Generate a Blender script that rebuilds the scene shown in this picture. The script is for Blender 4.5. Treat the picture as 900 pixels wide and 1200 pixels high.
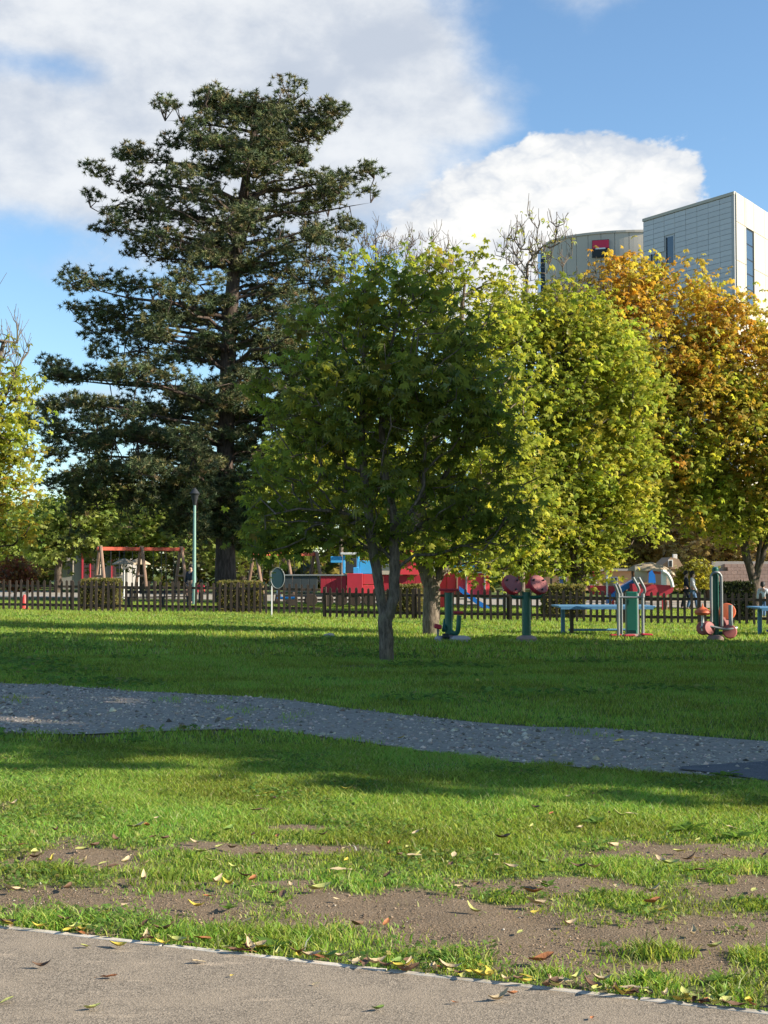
import bpy, bmesh, math, random
import numpy as np
from mathutils import Vector, Matrix
PI = math.pi
S = bpy.context.scene
for o in list(bpy.data.objects): bpy.data.objects.remove(o)
COL = S.collection
R = random.Random(7)
G = np.random.default_rng(11)

# ------------------------------------------------------------------ camera, sun, sky, exposure
FPX = 1600.0; HORY = 668.0; EYE = 1.6
PITCH = math.atan((HORY-600)/FPX)
cam = bpy.data.cameras.new('camera'); camo = bpy.data.objects.new('camera', cam); COL.objects.link(camo)
cam.sensor_fit = 'VERTICAL'; cam.sensor_height = 36; cam.sensor_width = 27; cam.lens = FPX/1200*36
cam.clip_start = .1; cam.clip_end = 6000
camo.location = (0, 0, EYE); camo.rotation_euler = (PI/2+PITCH, 0, 0)
S.camera = camo
SUN_EL = math.radians(27); SUN_BACK = math.radians(12)      # sun on the right, a little behind the camera
sx, sy = math.cos(SUN_BACK), -math.sin(SUN_BACK)
sdir = Vector((sx*math.cos(SUN_EL), sy*math.cos(SUN_EL), math.sin(SUN_EL)))
sl = bpy.data.lights.new('sun', 'SUN'); sl.energy = 5.0; sl.angle = math.radians(.53); sl.color = (1, .92, .78)
so = bpy.data.objects.new('sun', sl); COL.objects.link(so); so.rotation_euler = sdir.to_track_quat('Z', 'Y').to_euler()
so.location = (20, -8, 30)
S.view_settings.view_transform = 'Standard'; S.view_settings.look = 'None'; S.view_settings.gamma = 1
S.view_settings.exposure = 1.0
S.render.engine = 'CYCLES'
S.cycles.max_bounces = 6; S.cycles.diffuse_bounces = 3; S.cycles.transmission_bounces = 4; S.cycles.transparent_max_bounces = 4

W = bpy.data.worlds.new('World'); S.world = W; W.use_nodes = True
nt = W.node_tree; nt.nodes.clear()
class NT:
    def __init__(s, t): s.t = t
    def n(s, typ, ins=None, **kw):
        nd = s.t.nodes.new(typ)
        for k, v in kw.items(): setattr(nd, k, v)
        for k, v in (ins or {}).items():
            if hasattr(v, 'links') or hasattr(v, 'is_linked'): s.t.links.new(v, nd.inputs[k])
            else: nd.inputs[k].default_value = v
        return nd
    def m(s, op, a, b=None, c=None, clamp=False):
        nd = s.t.nodes.new('ShaderNodeMath'); nd.operation = op; nd.use_clamp = clamp
        for i, v in enumerate((a, b, c)):
            if v is None: continue
            if hasattr(v, 'is_linked'): s.t.links.new(v, nd.inputs[i])
            else: nd.inputs[i].default_value = v
        return nd.outputs[0]
    def mix(s, f, a, b, blend='MIX'):
        nd = s.t.nodes.new('ShaderNodeMix'); nd.data_type = 'RGBA'; nd.blend_type = blend
        for i, v in ((0, f), (6, a), (7, b)):
            if hasattr(v, 'is_linked'): s.t.links.new(v, nd.inputs[i])
            else: nd.inputs[i].default_value = v if i == 0 else (tuple(v)+(1,) if len(v) == 3 else v)
        return nd.outputs[2]
    def ss(s, v, lo, hi):
        nd = s.t.nodes.new('ShaderNodeMapRange'); nd.interpolation_type = 'SMOOTHSTEP'
        s.t.links.new(v, nd.inputs[0]); nd.inputs[1].default_value = lo; nd.inputs[2].default_value = hi
        return nd.outputs[0]
w = NT(nt)
sky = w.n('ShaderNodeTexSky', sky_type='NISHITA', sun_disc=False, sun_elevation=SUN_EL, sun_rotation=math.atan2(sx, sy),
          altitude=90, air_density=1.0, dust_density=.25, ozone_density=2.2)
tc = w.n('ShaderNodeTexCoord').outputs['Generated']
sep = w.n('ShaderNodeSeparateXYZ', {0: tc})
az = w.m('ARCTAN2', sep.outputs[0], sep.outputs[1]); el = w.m('ARCSINE', sep.outputs[2])
def sb(px, py, rx, ry):    # soft elliptical cloud bank in azimuth / elevation
    a = w.m('DIVIDE', w.m('SUBTRACT', az, (px-450)/FPX), rx/FPX); e = w.m('DIVIDE', w.m('SUBTRACT', el, (HORY-py)/FPX), ry/FPX)
    return w.m('EXPONENT', w.m('MULTIPLY', w.m('ADD', w.m('MULTIPLY', a, a), w.m('MULTIPLY', e, e)), -1.0))
def ssum(L):
    t = None
    for args, wt in L:
        v = w.m('MULTIPLY', sb(*args), wt); t = v if t is None else w.m('ADD', t, v)
    return t
mp = w.n('ShaderNodeMapping', {0: tc}); mp.inputs['Scale'].default_value = (1, 1, 1.6)
def fbm(scale, detail, rough, dist=0., vec=None):
    return w.n('ShaderNodeTexNoise', {'Vector': vec or mp.outputs[0], 'Scale': scale, 'Detail': detail, 'Roughness': rough, 'Distortion': dist}).outputs[0]
n1 = fbm(6, 9, .56, .25); n2 = fbm(22, 8, .6, .1); n3 = fbm(9, 6, .5)
# stratocumulus bank, upper left
bank = ssum([((150, 60, 330, 130), .75), ((430, 150, 140, 120), .75), ((60, 230, 200, 55), .55), ((300, 40, 230, 90), .4),
             ((560, 160, 45, 22), .3), ((80, 330, 120, 22), .22), ((300, 260, 160, 60), .35), ((70, 108, 90, 26), -.5), ((130, 470, 110, 30), .35), ((700, 20, 110, 26), .28), ((620, -300, 500, 160), .5), ((-500, 200, 400, 150), .5), ((1500, 150, 500, 150), .5)])
d1 = w.m('ADD', bank, w.m('ADD', w.m('MULTIPLY', w.m('SUBTRACT', n1, .5), 1.15), w.m('MULTIPLY', w.m('SUBTRACT', n2, .5), .3)))
m1 = w.ss(d1, .20, .66)
# bright cumulus behind the buildings
cum = ssum([((680, 215, 80, 48), 1.0), ((600, 245, 90, 45), .95), ((770, 225, 55, 32), .7), ((700, 300, 170, 50), .8), ((530, 280, 70, 40), .6), ((660, 360, 220, 60), .9)])
d2 = w.m('ADD', cum, w.m('ADD', w.m('MULTIPLY', w.m('SUBTRACT', n1, .5), .55), w.m('MULTIPLY', w.m('SUBTRACT', n2, .5), .75)))
vb = w.n('ShaderNodeTexVoronoi', {'Vector': w.n('ShaderNodeVectorMath', {0: mp.outputs[0], 1: w.n('ShaderNodeVectorMath', {0: w.n('ShaderNodeTexNoise', {'Vector': mp.outputs[0], 'Scale': 40., 'Detail': 5.}).outputs['Color'], 1: (.03, .03, .03)}, operation='MULTIPLY').outputs[0]}).outputs[0], 'Scale': 26., 'Detail': 3., 'Roughness': .6}, feature='F1', normalize=True).outputs['Distance']
bil = w.m('SUBTRACT', .42, vb)
d2 = w.m('ADD', d2, w.m('MULTIPLY', bil, .75))
m2 = w.ss(d2, .40, .56)
shade1 = w.ss(w.m('ADD', w.m('MULTIPLY', n3, .6), w.m('MULTIPLY', n2, .4)), .36, .62)
c1 = w.mix(shade1, (3.2, 3.5, 4.0), (4.9, 5.0, 5.1))
c2 = w.mix(w.ss(w.m('ADD', w.m('MULTIPLY', bil, 1.1), w.m('ADD', w.m('MULTIPLY', n2, .5), w.m('MULTIPLY', d2, .22))), .30, .80), (3.3, 3.65, 4.2), (5.6, 5.55, 5.4))
skyc = w.mix(1.0, sky.outputs[0], (.94, 1.07, 1.12), 'MULTIPLY')
t = w.mix(w.m('MULTIPLY', m1, .93), skyc, c1); t = w.mix(w.m('MULTIPLY', m2, .98), t, c2)
bg = w.n('ShaderNodeBackground', {'Color': t, 'Strength': .094})
w.n('ShaderNodeOutputWorld', {0: bg.outputs[0]})

# ------------------------------------------------------------------ pixel -> world helpers
_F = np.array([0, math.cos(PITCH), math.sin(PITCH)]); _U = np.array([0, -math.sin(PITCH), math.cos(PITCH)])
def ray(px, py): return _F*FPX + np.array([1., 0, 0])*(px-450) + _U*(600-py)
def at(px, py, Y):
    d = ray(px, py); return Vector(tuple(np.array([0, 0, EYE]) + d*(Y/d[1])))
def gz(x, y): return -.012*40*np.tanh(np.asarray(x, float)/40) + .012*np.sin(np.asarray(x, float)*.9+1)*np.sin(np.asarray(y, float)*.7)*np.clip((np.asarray(y, float)-6)/6, 0, 1)
def gnd(px, py):
    d = ray(px, py); z = 0.
    for _ in range(12):
        k = (z-EYE)/d[2]; p = d*k; z = float(gz(p[0], p[1]))
    return Vector((p[0], p[1], z))
def gp(px, Y):
    x = (px-450)/FPX*Y/math.cos(PITCH)*1.0
    return Vector((x, Y, float(gz(x, Y))))
def pxm(Y): return Y/FPX            # metres per photo pixel at depth Y

# ------------------------------------------------------------------ object helpers
def tag(o, label=None, cat=None, group=None, kind=None):
    if label: o['label'] = label
    if cat: o['category'] = cat
    if group: o['group'] = group
    if kind: o['kind'] = kind
    return o
def empty(name, loc, label, cat, group=None, rz=0):
    o = bpy.data.objects.new(name, None); COL.objects.link(o); o.location = loc; o.rotation_euler.z = rz; o.empty_display_size = .2
    return tag(o, label, cat, group)
def link(name, me, mat, parent=None, loc=None):
    o = bpy.data.objects.new(name, me); COL.objects.link(o)
    if mat is not None and not me.materials: me.materials.append(mat)
    if parent is not None: o.parent = parent
    if loc is not None: o.location = loc
    return o
def mesh_np(name, V, F, col=None, smooth=False):
    V = np.ascontiguousarray(V, np.float32).reshape(-1, 3); F = np.ascontiguousarray(F, np.int32); k = F.shape[1]
    me = bpy.data.meshes.new(name); me.vertices.add(len(V)); me.vertices.foreach_set('co', V.ravel())
    me.loops.add(F.size); me.loops.foreach_set('vertex_index', F.ravel())
    me.polygons.add(len(F)); me.polygons.foreach_set('loop_start', np.arange(0, F.size, k, dtype=np.int32))
    if smooth: me.polygons.foreach_set('use_smooth', np.ones(len(F), bool))
    me.update(calc_edges=True)
    if col is not None:
        a = me.color_attributes.new('Col', 'FLOAT_COLOR', 'POINT')
        c = np.ones((len(V), 4), np.float32); c[:, :3] = col; a.data.foreach_set('color', c.ravel())
    return me
def copy_tree(o, parent=None):
    c = o.copy(); COL.objects.link(c)
    if parent is not None: c.parent = parent
    for ch in list(o.children): copy_tree(ch, c)
    return c
class MB:
    def __init__(s): s.v = []; s.f = []
    def add(s, V, F):
        b = len(s.v); s.v += [tuple(p) for p in V]; s.f += [tuple(i+b for i in f) for f in F]; return s
    def box(s, c, d, rot=None, bev=0.):
        c = Vector(c); h = Vector(d)/2
        bm = bmesh.new(); bmesh.ops.create_cube(bm, size=1, matrix=Matrix.Diagonal((d[0], d[1], d[2], 1)))
        if bev: bmesh.ops.bevel(bm, geom=list(bm.edges), offset=min(bev, min(d)*.3), segments=1, affect='EDGES')
        M = rot.to_matrix() if hasattr(rot, 'to_matrix') else (rot or Matrix.Identity(3))
        bm.verts.index_update()
        s.add([M @ v.co + c for v in bm.verts], [[v.index for v in f.verts] for f in bm.faces]); bm.free(); return s
    def tube(s, pts, rad, n=8, cap=True):
        pts = [Vector(p) for p in pts]; m = len(pts)
        if not hasattr(rad, '__len__'): rad = [rad]*m
        V = []; F = []; up = None
        for i, p in enumerate(pts):
            t = (pts[min(i+1, m-1)]-pts[max(i-1, 0)]).normalized()
            if up is None: up = Vector((0, 1, 0)) if abs(t.y) < .9 else Vector((1, 0, 0))
            a = (up - t*up.dot(t)).normalized(); b = t.cross(a); up = a
            for k in range(n):
                q = 2*PI*k/n; V.append(p + (a*math.cos(q)+b*math.sin(q))*rad[i])
        for i in range(m-1):
            for k in range(n): F.append((i*n+k, i*n+(k+1) % n, (i+1)*n+(k+1) % n, (i+1)*n+k))
        if cap: F.append(tuple(range(n))[::-1]); F.append(tuple((m-1)*n+k for k in range(n)))
        return s.add(V, F)
    def lathe(s, prof, c=(0, 0, 0), n=16, rot=None):
        c = Vector(c); M = rot.to_matrix() if rot else Matrix.Identity(3); V = []; F = []; m = len(prof)
        for r, z in prof:
            for k in range(n): V.append(M @ Vector((max(r, 1e-4)*math.cos(2*PI*k/n), max(r, 1e-4)*math.sin(2*PI*k/n), z)) + c)
        for i in range(m-1):
            for k in range(n): F.append((i*n+k, i*n+(k+1) % n, (i+1)*n+(k+1) % n, (i+1)*n+k))
        F.append(tuple(range(n))[::-1]); F.append(tuple((m-1)*n+k for k in range(n)))
        return s.add(V, F)
    def prism(s, poly, z0, z1):
        n = len(poly); V = [(x, y, z0) for x, y in poly] + [(x, y, z1) for x, y in poly]
        F = [tuple(range(n))[::-1], tuple(range(n, 2*n))] + [(k, (k+1) % n, n+(k+1) % n, n+k) for k in range(n)]
        return s.add(V, F)
    def mesh(s, name, smooth=False):
        me = bpy.data.meshes.new(name); me.from_pydata(s.v, [], s.f); me.update()
        if smooth:
            me.polygons.foreach_set('use_smooth', np.ones(len(me.polygons), bool)); me.set_sharp_from_angle(angle=.7)
        return me
    def build(s, name, mat, parent=None, loc=None, smooth=False): return link(name, s.mesh(name, smooth), mat, parent, loc)

# ------------------------------------------------------------------ materials
def newmat(name):
    m = bpy.data.materials.new(name); m.use_nodes = True; m.node_tree.nodes.clear(); return m, NT(m.node_tree)
def plain(name, c, rough=.6, var=.25, scale=6, bump=.15, metal=0, spec=.4, dirt=None, stretch=(1, 1, 1)):
    m, t = newmat(name)
    tcn = t.n('ShaderNodeTexCoord').outputs['Object']
    mpn = t.n('ShaderNodeMapping', {0: tcn}); mpn.inputs['Scale'].default_value = stretch
    oi = t.n('ShaderNodeObjectInfo').outputs['Random']
    n = t.n('ShaderNodeTexNoise', {'Vector': mpn.outputs[0], 'Scale': scale, 'Detail': 6., 'Roughness': .65}).outputs[0]
    f = t.m('ADD', t.m('MULTIPLY', t.m('SUBTRACT', n, .5), 2*var), t.m('MULTIPLY', t.m('SUBTRACT', oi, .5), var))
    v = t.m('ADD', 1.0, f)
    colr = t.n('ShaderNodeVectorMath', {0: tuple(c), 1: t.n('ShaderNodeCombineXYZ', {0: v, 1: v, 2: v}).outputs[0]}, operation='MULTIPLY').outputs[0]
    if dirt:
        n2 = t.n('ShaderNodeTexNoise', {'Vector': mpn.outputs[0], 'Scale': scale*.4, 'Detail': 8., 'Roughness': .7}).outputs[0]
        colr = t.mix(t.m('MULTIPLY', t.ss(n2, .5, .72), .7), colr, dirt)
    b = t.n('ShaderNodeBump', {'Height': n, 'Strength': bump, 'Distance': .02})
    p = t.n('ShaderNodeBsdfPrincipled', {'Base Color': colr, 'Roughness': rough, 'Metallic': metal, 'Specular IOR Level': spec, 'Normal': b.outputs[0]})
    t.n('ShaderNodeOutputMaterial', {0: p.outputs[0]}); return m
def leafmat(name, trans=.54, gloss=.006):
    m, t = newmat(name)
    c = t.n('ShaderNodeVertexColor', layer_name='Col').outputs[0]
    d = t.n('ShaderNodeBsdfDiffuse', {0: c}); tr = t.n('ShaderNodeBsdfTranslucent', {0: t.mix(1., c, (1.25, 1.2, .7), 'MULTIPLY')})
    mx = t.n('ShaderNodeMixShader', {0: trans, 1: d.outputs[0], 2: tr.outputs[0]})
    gl = t.n('ShaderNodeBsdfGlossy', {0: (.9, .9, .9, 1), 'Roughness': .6})
    fr = t.n('ShaderNodeFresnel', {0: 1.4})
    mx2 = t.n('ShaderNodeMixShader', {0: t.m('MULTIPLY', fr.outputs[0], gloss*8), 1: mx.outputs[0], 2: gl.outputs[0]})
    t.n('ShaderNodeOutputMaterial', {0: mx2.outputs[0]}); return m
LEAF = leafmat('leaf_material'); NEEDLE = leafmat('needle_material', .15, .004); BLADE = leafmat('grass_blade_material', .5, .004)
def barkmat(name, c, sc=1.):
    m, t = newmat(name)
    tcn = t.n('ShaderNodeTexCoord').outputs['Object']
    mpn = t.n('ShaderNodeMapping', {0: tcn}); mpn.inputs['Scale'].default_value = (1, 1, .22)
    n = t.n('ShaderNodeTexNoise', {'Vector': mpn.outputs[0], 'Scale': 22*sc, 'Detail': 6., 'Roughness': .7}).outputs[0]
    n2 = t.n('ShaderNodeTexNoise', {'Vector': tcn, 'Scale': 3*sc, 'Detail': 4.}).outputs[0]
    colr = t.mix(t.ss(n, .35, .66), tuple(x*.45 for x in c), tuple(x*1.25 for x in c)); colr = t.mix(t.m('MULTIPLY', t.ss(n2, .5, .7), .5), colr, (c[0]*.9, c[1]*1.15, c[2]*.8))
    b = t.n('ShaderNodeBump', {'Height': n, 'Strength': .9, 'Distance': .03})
    p = t.n('ShaderNodeBsdfPrincipled', {'Base Color': colr, 'Roughness': .9, 'Specular IOR Level': .15, 'Normal': b.outputs[0]})
    t.n('ShaderNodeOutputMaterial', {0: p.outputs[0]}); return m
BARK = barkmat('bark_grey', (.21, .165, .125)); BARKD = barkmat('bark_dark', (.12, .09, .07), .6); BARKP = barkmat('bark_pine', (.10, .072, .058), .5); BARKB = barkmat('bark_twig', (.20, .155, .12))

# ------------------------------------------------------------------ ground layout
gravel_far = [(-160, 796), (0, 801), (60, 802), (100, 806), (200, 812), (330, 819), (400, 829), (520, 843), (620, 852), (700, 853), (760, 858), (830, 864), (900, 869), (1060, 884), (1400, 912)]
gravel_near = [(-160, 857), (0, 858), (90, 861), (160, 858), (280, 854), (340, 858), (400, 866), (500, 881), (600, 893), (700, 901), (800, 907), (900, 916), (1060, 932), (1400, 968)]
GRAVEL = [gnd(*p) for p in gravel_far] + [gnd(*p) for p in gravel_near[::-1]]
kerb_px = [(-160, 1070), (0, 1088), (135, 1104), (300, 1123), (450, 1139), (600, 1157), (750, 1173), (900, 1190), (1060, 1208)]
KERB = [gnd(*p) for p in kerb_px]
PA, PB = KERB[1], KERB[7]; kd = (PB-PA); kd.z = 0; kd.normalize(); kn = Vector((-kd.y, kd.x, 0))   # kn points to the lawn
def kerb_off(x, y): return (np.asarray(x)-PA.x)*kn.x + (np.asarray(y)-PA.y)*kn.y     # >0 lawn side
def inpoly(x, y, poly):
    x = np.asarray(x); y = np.asarray(y); r = np.zeros(x.shape, bool); n = len(poly)
    for i in range(n):
        a, b = poly[i], poly[(i+1) % n]
        c = ((a.y > y) != (b.y > y)); xs = (b.x-a.x)*(y-a.y)/((b.y-a.y) if abs(b.y-a.y) > 1e-9 else 1e-9)+a.x
        r ^= c & (x < xs)
    return r
_ph = G.uniform(0, 6.28, (24, 2)); _dr = G.uniform(0, 6.28, 24)
def fn(x, y, s, k0=0):      # cheap smooth noise, about -1..1
    t = 0
    for i in range(8):
        j = (k0+i) % 24; f = s*(1+.37*i); t = t + np.sin(x*f*math.cos(_dr[j])+y*f*math.sin(_dr[j])+_ph[j, 0])/(1+.25*i)
    return t/2.4
def ell(px, py, rx, ry):
    c = gnd(px, py); return (c.x, c.y, rx*pxm(c.y), ry*c.y*c.y/(FPX*EYE))
SOIL = [ell(*a) for a in [(170, 1055, 130, 15), (390, 1060, 110, 17), (110, 1004, 90, 12), (640, 1092, 130, 26), (800, 1105, 140, 34), (790, 998, 130, 13), (880, 1040, 70, 30), (560, 1062, 70, 14),
                          (300, 993, 120, 6), (250, 1030, 90, 5), (640, 1035, 90, 9), (960, 1110, 100, 40), (470, 1050, 60, 12), (700, 1040, 60, 8), (20, 1010, 40, 6), (350, 968, 60, 4), (-80, 1050, 90, 14)]]
TUFT = [ell(*a) for a in [(720, 1052, 50, 10), (880, 1058, 38, 9), (770, 1116, 50, 8), (545, 1122, 48, 13), (885, 1122, 34, 12), (60, 1080, 80, 12), (300, 1098, 140, 15), (180, 1092, 60, 8), (760, 1152, 70, 9), (640, 1142, 40, 7), (860, 1165, 40, 6), (590, 1050, 40, 7), (745, 1065, 18, 4), (830, 1018, 90, 5), (840, 1028, 25, 6), (620, 1020, 60, 8), (770, 1032, 30, 5), (430, 1035, 20, 5), (60, 1022, 60, 5), (230, 1025, 130, 7)]]
def blobs(x, y, L):
    t = np.zeros(np.shape(x))
    for cx, cy, a, b in L: t = np.maximum(t, np.exp(-(((x-cx)/a)**2+((y-cy)/b)**2)*.8))
    return t
def grassd(x, y):
    x = np.asarray(x, float); y = np.asarray(y, float)
    soil = blobs(x, y, SOIL); tuft = blobs(x, y, TUFT)
    nz = fn(x, y, 3.1)*.22 + fn(x, y, 9.7, 5)*.2
    d = 1.0 - np.clip((soil*1.5-.25+nz*1.3), 0, 1.0)
    far = np.clip((kerb_off(x, y)-1.3)/1.2, 0, 1)
    d = d*(.62+.38*far) + np.clip(fn(x, y, 6.3, 9), -1, 1)*.32*(1-far)
    d = np.maximum(d, np.clip(tuft*1.7-.35+nz*.6, 0, 1))
    d = d*np.clip(1-np.clip(fn(x, y, 1.3, 13)-.75, 0, 1)*1.2, 0, 1)
    k = kerb_off(x, y); d = np.where(k < .02+.03*fn(x, y, 14, 3), 0, d)
    jx = x+.10*fn(x, y, 5, 2)+.05*fn(x, y, 17, 4); jy = y+.16*fn(x, y, 4, 6)+.08*fn(x, y, 15, 8)
    gr = inpoly(jx, jy, GRAVEL); patch = (fn(x, y, 1.7, 17) > .62)
    d = np.where(gr & ~(patch & (fn(x, y, 7, 1) > .1)), 0, np.where(gr, .35, d))
    return np.clip(d, 0, 1)
# ground sheet
def axis(segs):
    r = []
    for a, b, s in segs: r += list(np.arange(a, b, s))
    return np.array(r+[segs[-1][1]])
gx = axis([(-3000, -300, 450), (-300, -60, 40), (-60, -16, 4), (-16, -6, .5), (-6, 6.5, .06), (6.5, 16, .5), (16, 60, 4), (60, 300, 40), (300, 3000, 450)])
gy = axis([(-300, -20, 60), (-20, 3.5, 2), (3.5, 9.5, .05), (9.5, 17, .15), (17, 60, 1), (60, 140, 8), (140, 600, 60), (600, 4000, 400)])
XX, YY = np.meshgrid(gx, gy); gdn = grassd(XX, YY)
ZZ = gz(XX, YY) + np.where((YY > 3) & (YY < 12) & (np.abs(XX) < 6), .009*fn(XX, YY, 6, 3)+.003*fn(XX, YY, 19, 6), 0) - .012
ZZ = np.where((kerb_off(XX, YY) < .1) & (YY < 14), ZZ-.02, ZZ)
ny, nx = XX.shape; idx = np.arange(nx*ny).reshape(ny, nx)
Fq = np.stack([idx[:-1, :-1], idx[:-1, 1:], idx[1:, 1:], idx[1:, :-1]], -1).reshape(-1, 4)
gcol = np.stack([gdn, gdn, gdn], -1).reshape(-1, 3)
me = mesh_np('ground', np.stack([XX, YY, ZZ], -1), Fq, gcol, True)
m, t = newmat('soil_and_turf')
P = t.n('ShaderNodeNewGeometry').outputs['Position']
dn = t.n('ShaderNodeVertexColor', layer_name='Col').outputs[0]
a1 = t.n('ShaderNodeTexNoise', {'Vector': P, 'Scale': 5., 'Detail': 8., 'Roughness': .65}).outputs[0]
a2 = t.n('ShaderNodeTexNoise', {'Vector': P, 'Scale': 70., 'Detail': 6., 'Roughness': .7}).outputs[0]
a3 = t.n('ShaderNodeTexNoise', {'Vector': P, 'Scale': .8, 'Detail': 5.}).outputs[0]
vor = t.n('ShaderNodeTexVoronoi', {'Vector': P, 'Scale': 90.}).outputs['Distance']
soil = t.mix(a1, (.132, .094, .058), (.235, .172, .112)); soil = t.mix(t.m('MULTIPLY', t.ss(a2, .48, .7), .55), soil, (.33, .26, .195)); soil = t.mix(t.m('MULTIPLY', t.ss(a2, .44, .3), .4), soil, (.085, .062, .046))
turf = t.mix(a3, (.075, .115, .03), (.11, .15, .045)); turf = t.mix(t.m('MULTIPLY', a2, .5), turf, (.10, .10, .035))
cc = t.mix(t.ss(t.m('ADD', dn, t.m('MULTIPLY', t.m('SUBTRACT', a2, .5), .5)), .35, .8), soil, turf)
bh = t.m('ADD', t.m('MULTIPLY', a2, .6), t.m('ADD', t.m('MULTIPLY', a1, .8), t.m('MULTIPLY', vor, .35)))
b = t.n('ShaderNodeBump', {'Height': bh, 'Strength': .65, 'Distance': .016})
p = t.n('ShaderNodeBsdfPrincipled', {'Base Color': cc, 'Roughness': .95, 'Specular IOR Level': .1, 'Normal': b.outputs[0]})
t.n('ShaderNodeOutputMaterial', {0: p.outputs[0]})
tag(link('ground', me, m), kind='structure')

def asphalt(name, base, warm):
    m, t = newmat(name); P = t.n('ShaderNodeNewGeometry').outputs['Position']
    v = t.n('ShaderNodeTexVoronoi', {'Vector': P, 'Scale': 150.}); n = t.n('ShaderNodeTexNoise', {'Vector': P, 'Scale': 190., 'Detail': 5., 'Roughness': .7}).outputs[0]
    n2 = t.n('ShaderNodeTexNoise', {'Vector': P, 'Scale': 3., 'Detail': 6., 'Roughness': .6}).outputs[0]
    c = t.mix(v.outputs['Color'], tuple(x*.45 for x in base), tuple(x*1.75 for x in base)); c = t.mix(t.m('MULTIPLY', t.ss(n, .55, .75), .6), c, warm)
    c = t.mix(t.m('MULTIPLY', t.ss(n2, .42, .68), .55), c, tuple((x+y)/2 for x, y in zip(base, warm)))
    mq = t.n('ShaderNodeMapping', {0: P}); mq.inputs['Scale'].default_value = (1.2, 5, 1)
    n3 = t.n('ShaderNodeTexNoise', {'Vector': mq.outputs[0], 'Scale': 2.2, 'Detail': 7., 'Roughness': .7}).outputs[0]
    c = t.mix(t.m('MULTIPLY', t.ss(n3, .56, .70), .5), c, tuple(x*1.25 for x in warm)); c = t.mix(t.m('MULTIPLY', t.ss(n3, .44, .32), .35), c, tuple(x*.55 for x in base))
    b = t.n('ShaderNodeBump', {'Height': t.m('ADD', v.outputs['Distance'], n), 'Strength': .45, 'Distance': .004})
    p = t.n('ShaderNodeBsdfPrincipled', {'Base Color': c, 'Roughness': .88, 'Specular IOR Level': .25, 'Normal': b.outputs[0]})
    t.n('ShaderNodeOutputMaterial', {0: p.outputs[0]}); return m
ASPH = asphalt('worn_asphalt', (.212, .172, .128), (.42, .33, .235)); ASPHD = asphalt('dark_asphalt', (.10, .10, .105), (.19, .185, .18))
def strip(name, near, far, mat, dz):     # quad strip between two polylines, following the ground
    n = len(near); V = []
    for i in range(n):
        for k in range(5):
            q = near[i].lerp(far[i], k/4); V.append((q.x, q.y, float(gz(q.x, q.y))+dz))
    F = [(i*5+k, (i+1)*5+k, (i+1)*5+k+1, i*5+k+1) for i in range(n-1) for k in range(4)]
    return link(name, mesh_np(name, V, F, None, True), mat)
PA0 = PA-kd*9; ks = [PA0+kd*(k*.5) for k in range(60)]
tag(strip('asphalt_path', [q-kn*3.6 for q in ks], ks, ASPH, .002), kind='structure')
m, t = newmat('gravel_bed'); P = t.n('ShaderNodeNewGeometry').outputs['Position']
v = t.n('ShaderNodeTexVoronoi', {'Vector': P, 'Scale': 26.}); n = t.n('ShaderNodeTexNoise', {'Vector': P, 'Scale': 60., 'Detail': 4.}).outputs[0]
c = t.mix(v.outputs['Color'], (.24, .20, .155), (.46, .385, .30)); c = t.mix(t.m('MULTIPLY', n, .4), c, (.10, .09, .08))
b = t.n('ShaderNodeBump', {'Height': v.outputs['Distance'], 'Strength': .9, 'Distance': .02, }); b.invert = True
p = t.n('ShaderNodeBsdfPrincipled', {'Base Color': c, 'Roughness': .9, 'Normal': b.outputs[0]}); t.n('ShaderNodeOutputMaterial', {0: p.outputs[0]}); GRAVM = m
def resample(L, n):
    d = [0]
    for a, b in zip(L, L[1:]): d.append(d[-1]+(b-a).length)
    out = []
    for k in range(n):
        s = d[-1]*k/(n-1); i = min(max(np.searchsorted(d, s)-1, 0), len(L)-2); out.append(L[i].lerp(L[i+1], (s-d[i])/(d[i+1]-d[i])))
    return out
gf = [gnd(*p) for p in gravel_far]; gn = [gnd(*p) for p in gravel_near]
tag(strip('gravel_path', resample(gn, 80), resample(gf, 80), GRAVM, .003), kind='structure')
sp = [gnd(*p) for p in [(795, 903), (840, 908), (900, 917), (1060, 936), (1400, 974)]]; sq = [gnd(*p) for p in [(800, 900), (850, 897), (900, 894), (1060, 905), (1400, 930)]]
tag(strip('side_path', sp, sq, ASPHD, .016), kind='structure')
# playground paving beyond the fence
PLAY = plain('sandy_paving', (.33, .29, .235), .9, .2, 2)
tag(strip('playground_paving', [gp(-120, 70), gp(200, 70), gp(420, 66), gp(700, 64), gp(1000, 64)], [gp(-120, 88), gp(200, 88), gp(420, 84), gp(700, 80), gp(1000, 80)], PLAY, .006), kind='structure')

# concrete edging of the path
CONC = plain('pale_concrete', (.52, .46, .38), .9, .22, 14, .3, dirt=(.20, .17, .13))
ke = empty('path_edging', PA, 'thin pale concrete edging between the asphalt path and the lawn', 'edging')
kl = MB().box((.497, .020, 0), (.990, .038, .15), None, .0025).mesh('kerb_stone')
for i in range(-3, 8):
    o = link('kerb_stone', kl, CONC, ke); q = PA+kd*(i*1.0-.2); o.location = (q.x-PA.x, q.y-PA.y, float(gz(q.x, q.y))-PA.z-.070+R.uniform(-.002, .002)); o.rotation_euler = (0, math.asin(.012*kd.x)+R.uniform(-.0012, .0012), math.atan2(kd.y, kd.x)+R.uniform(-.003, .003))

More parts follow.
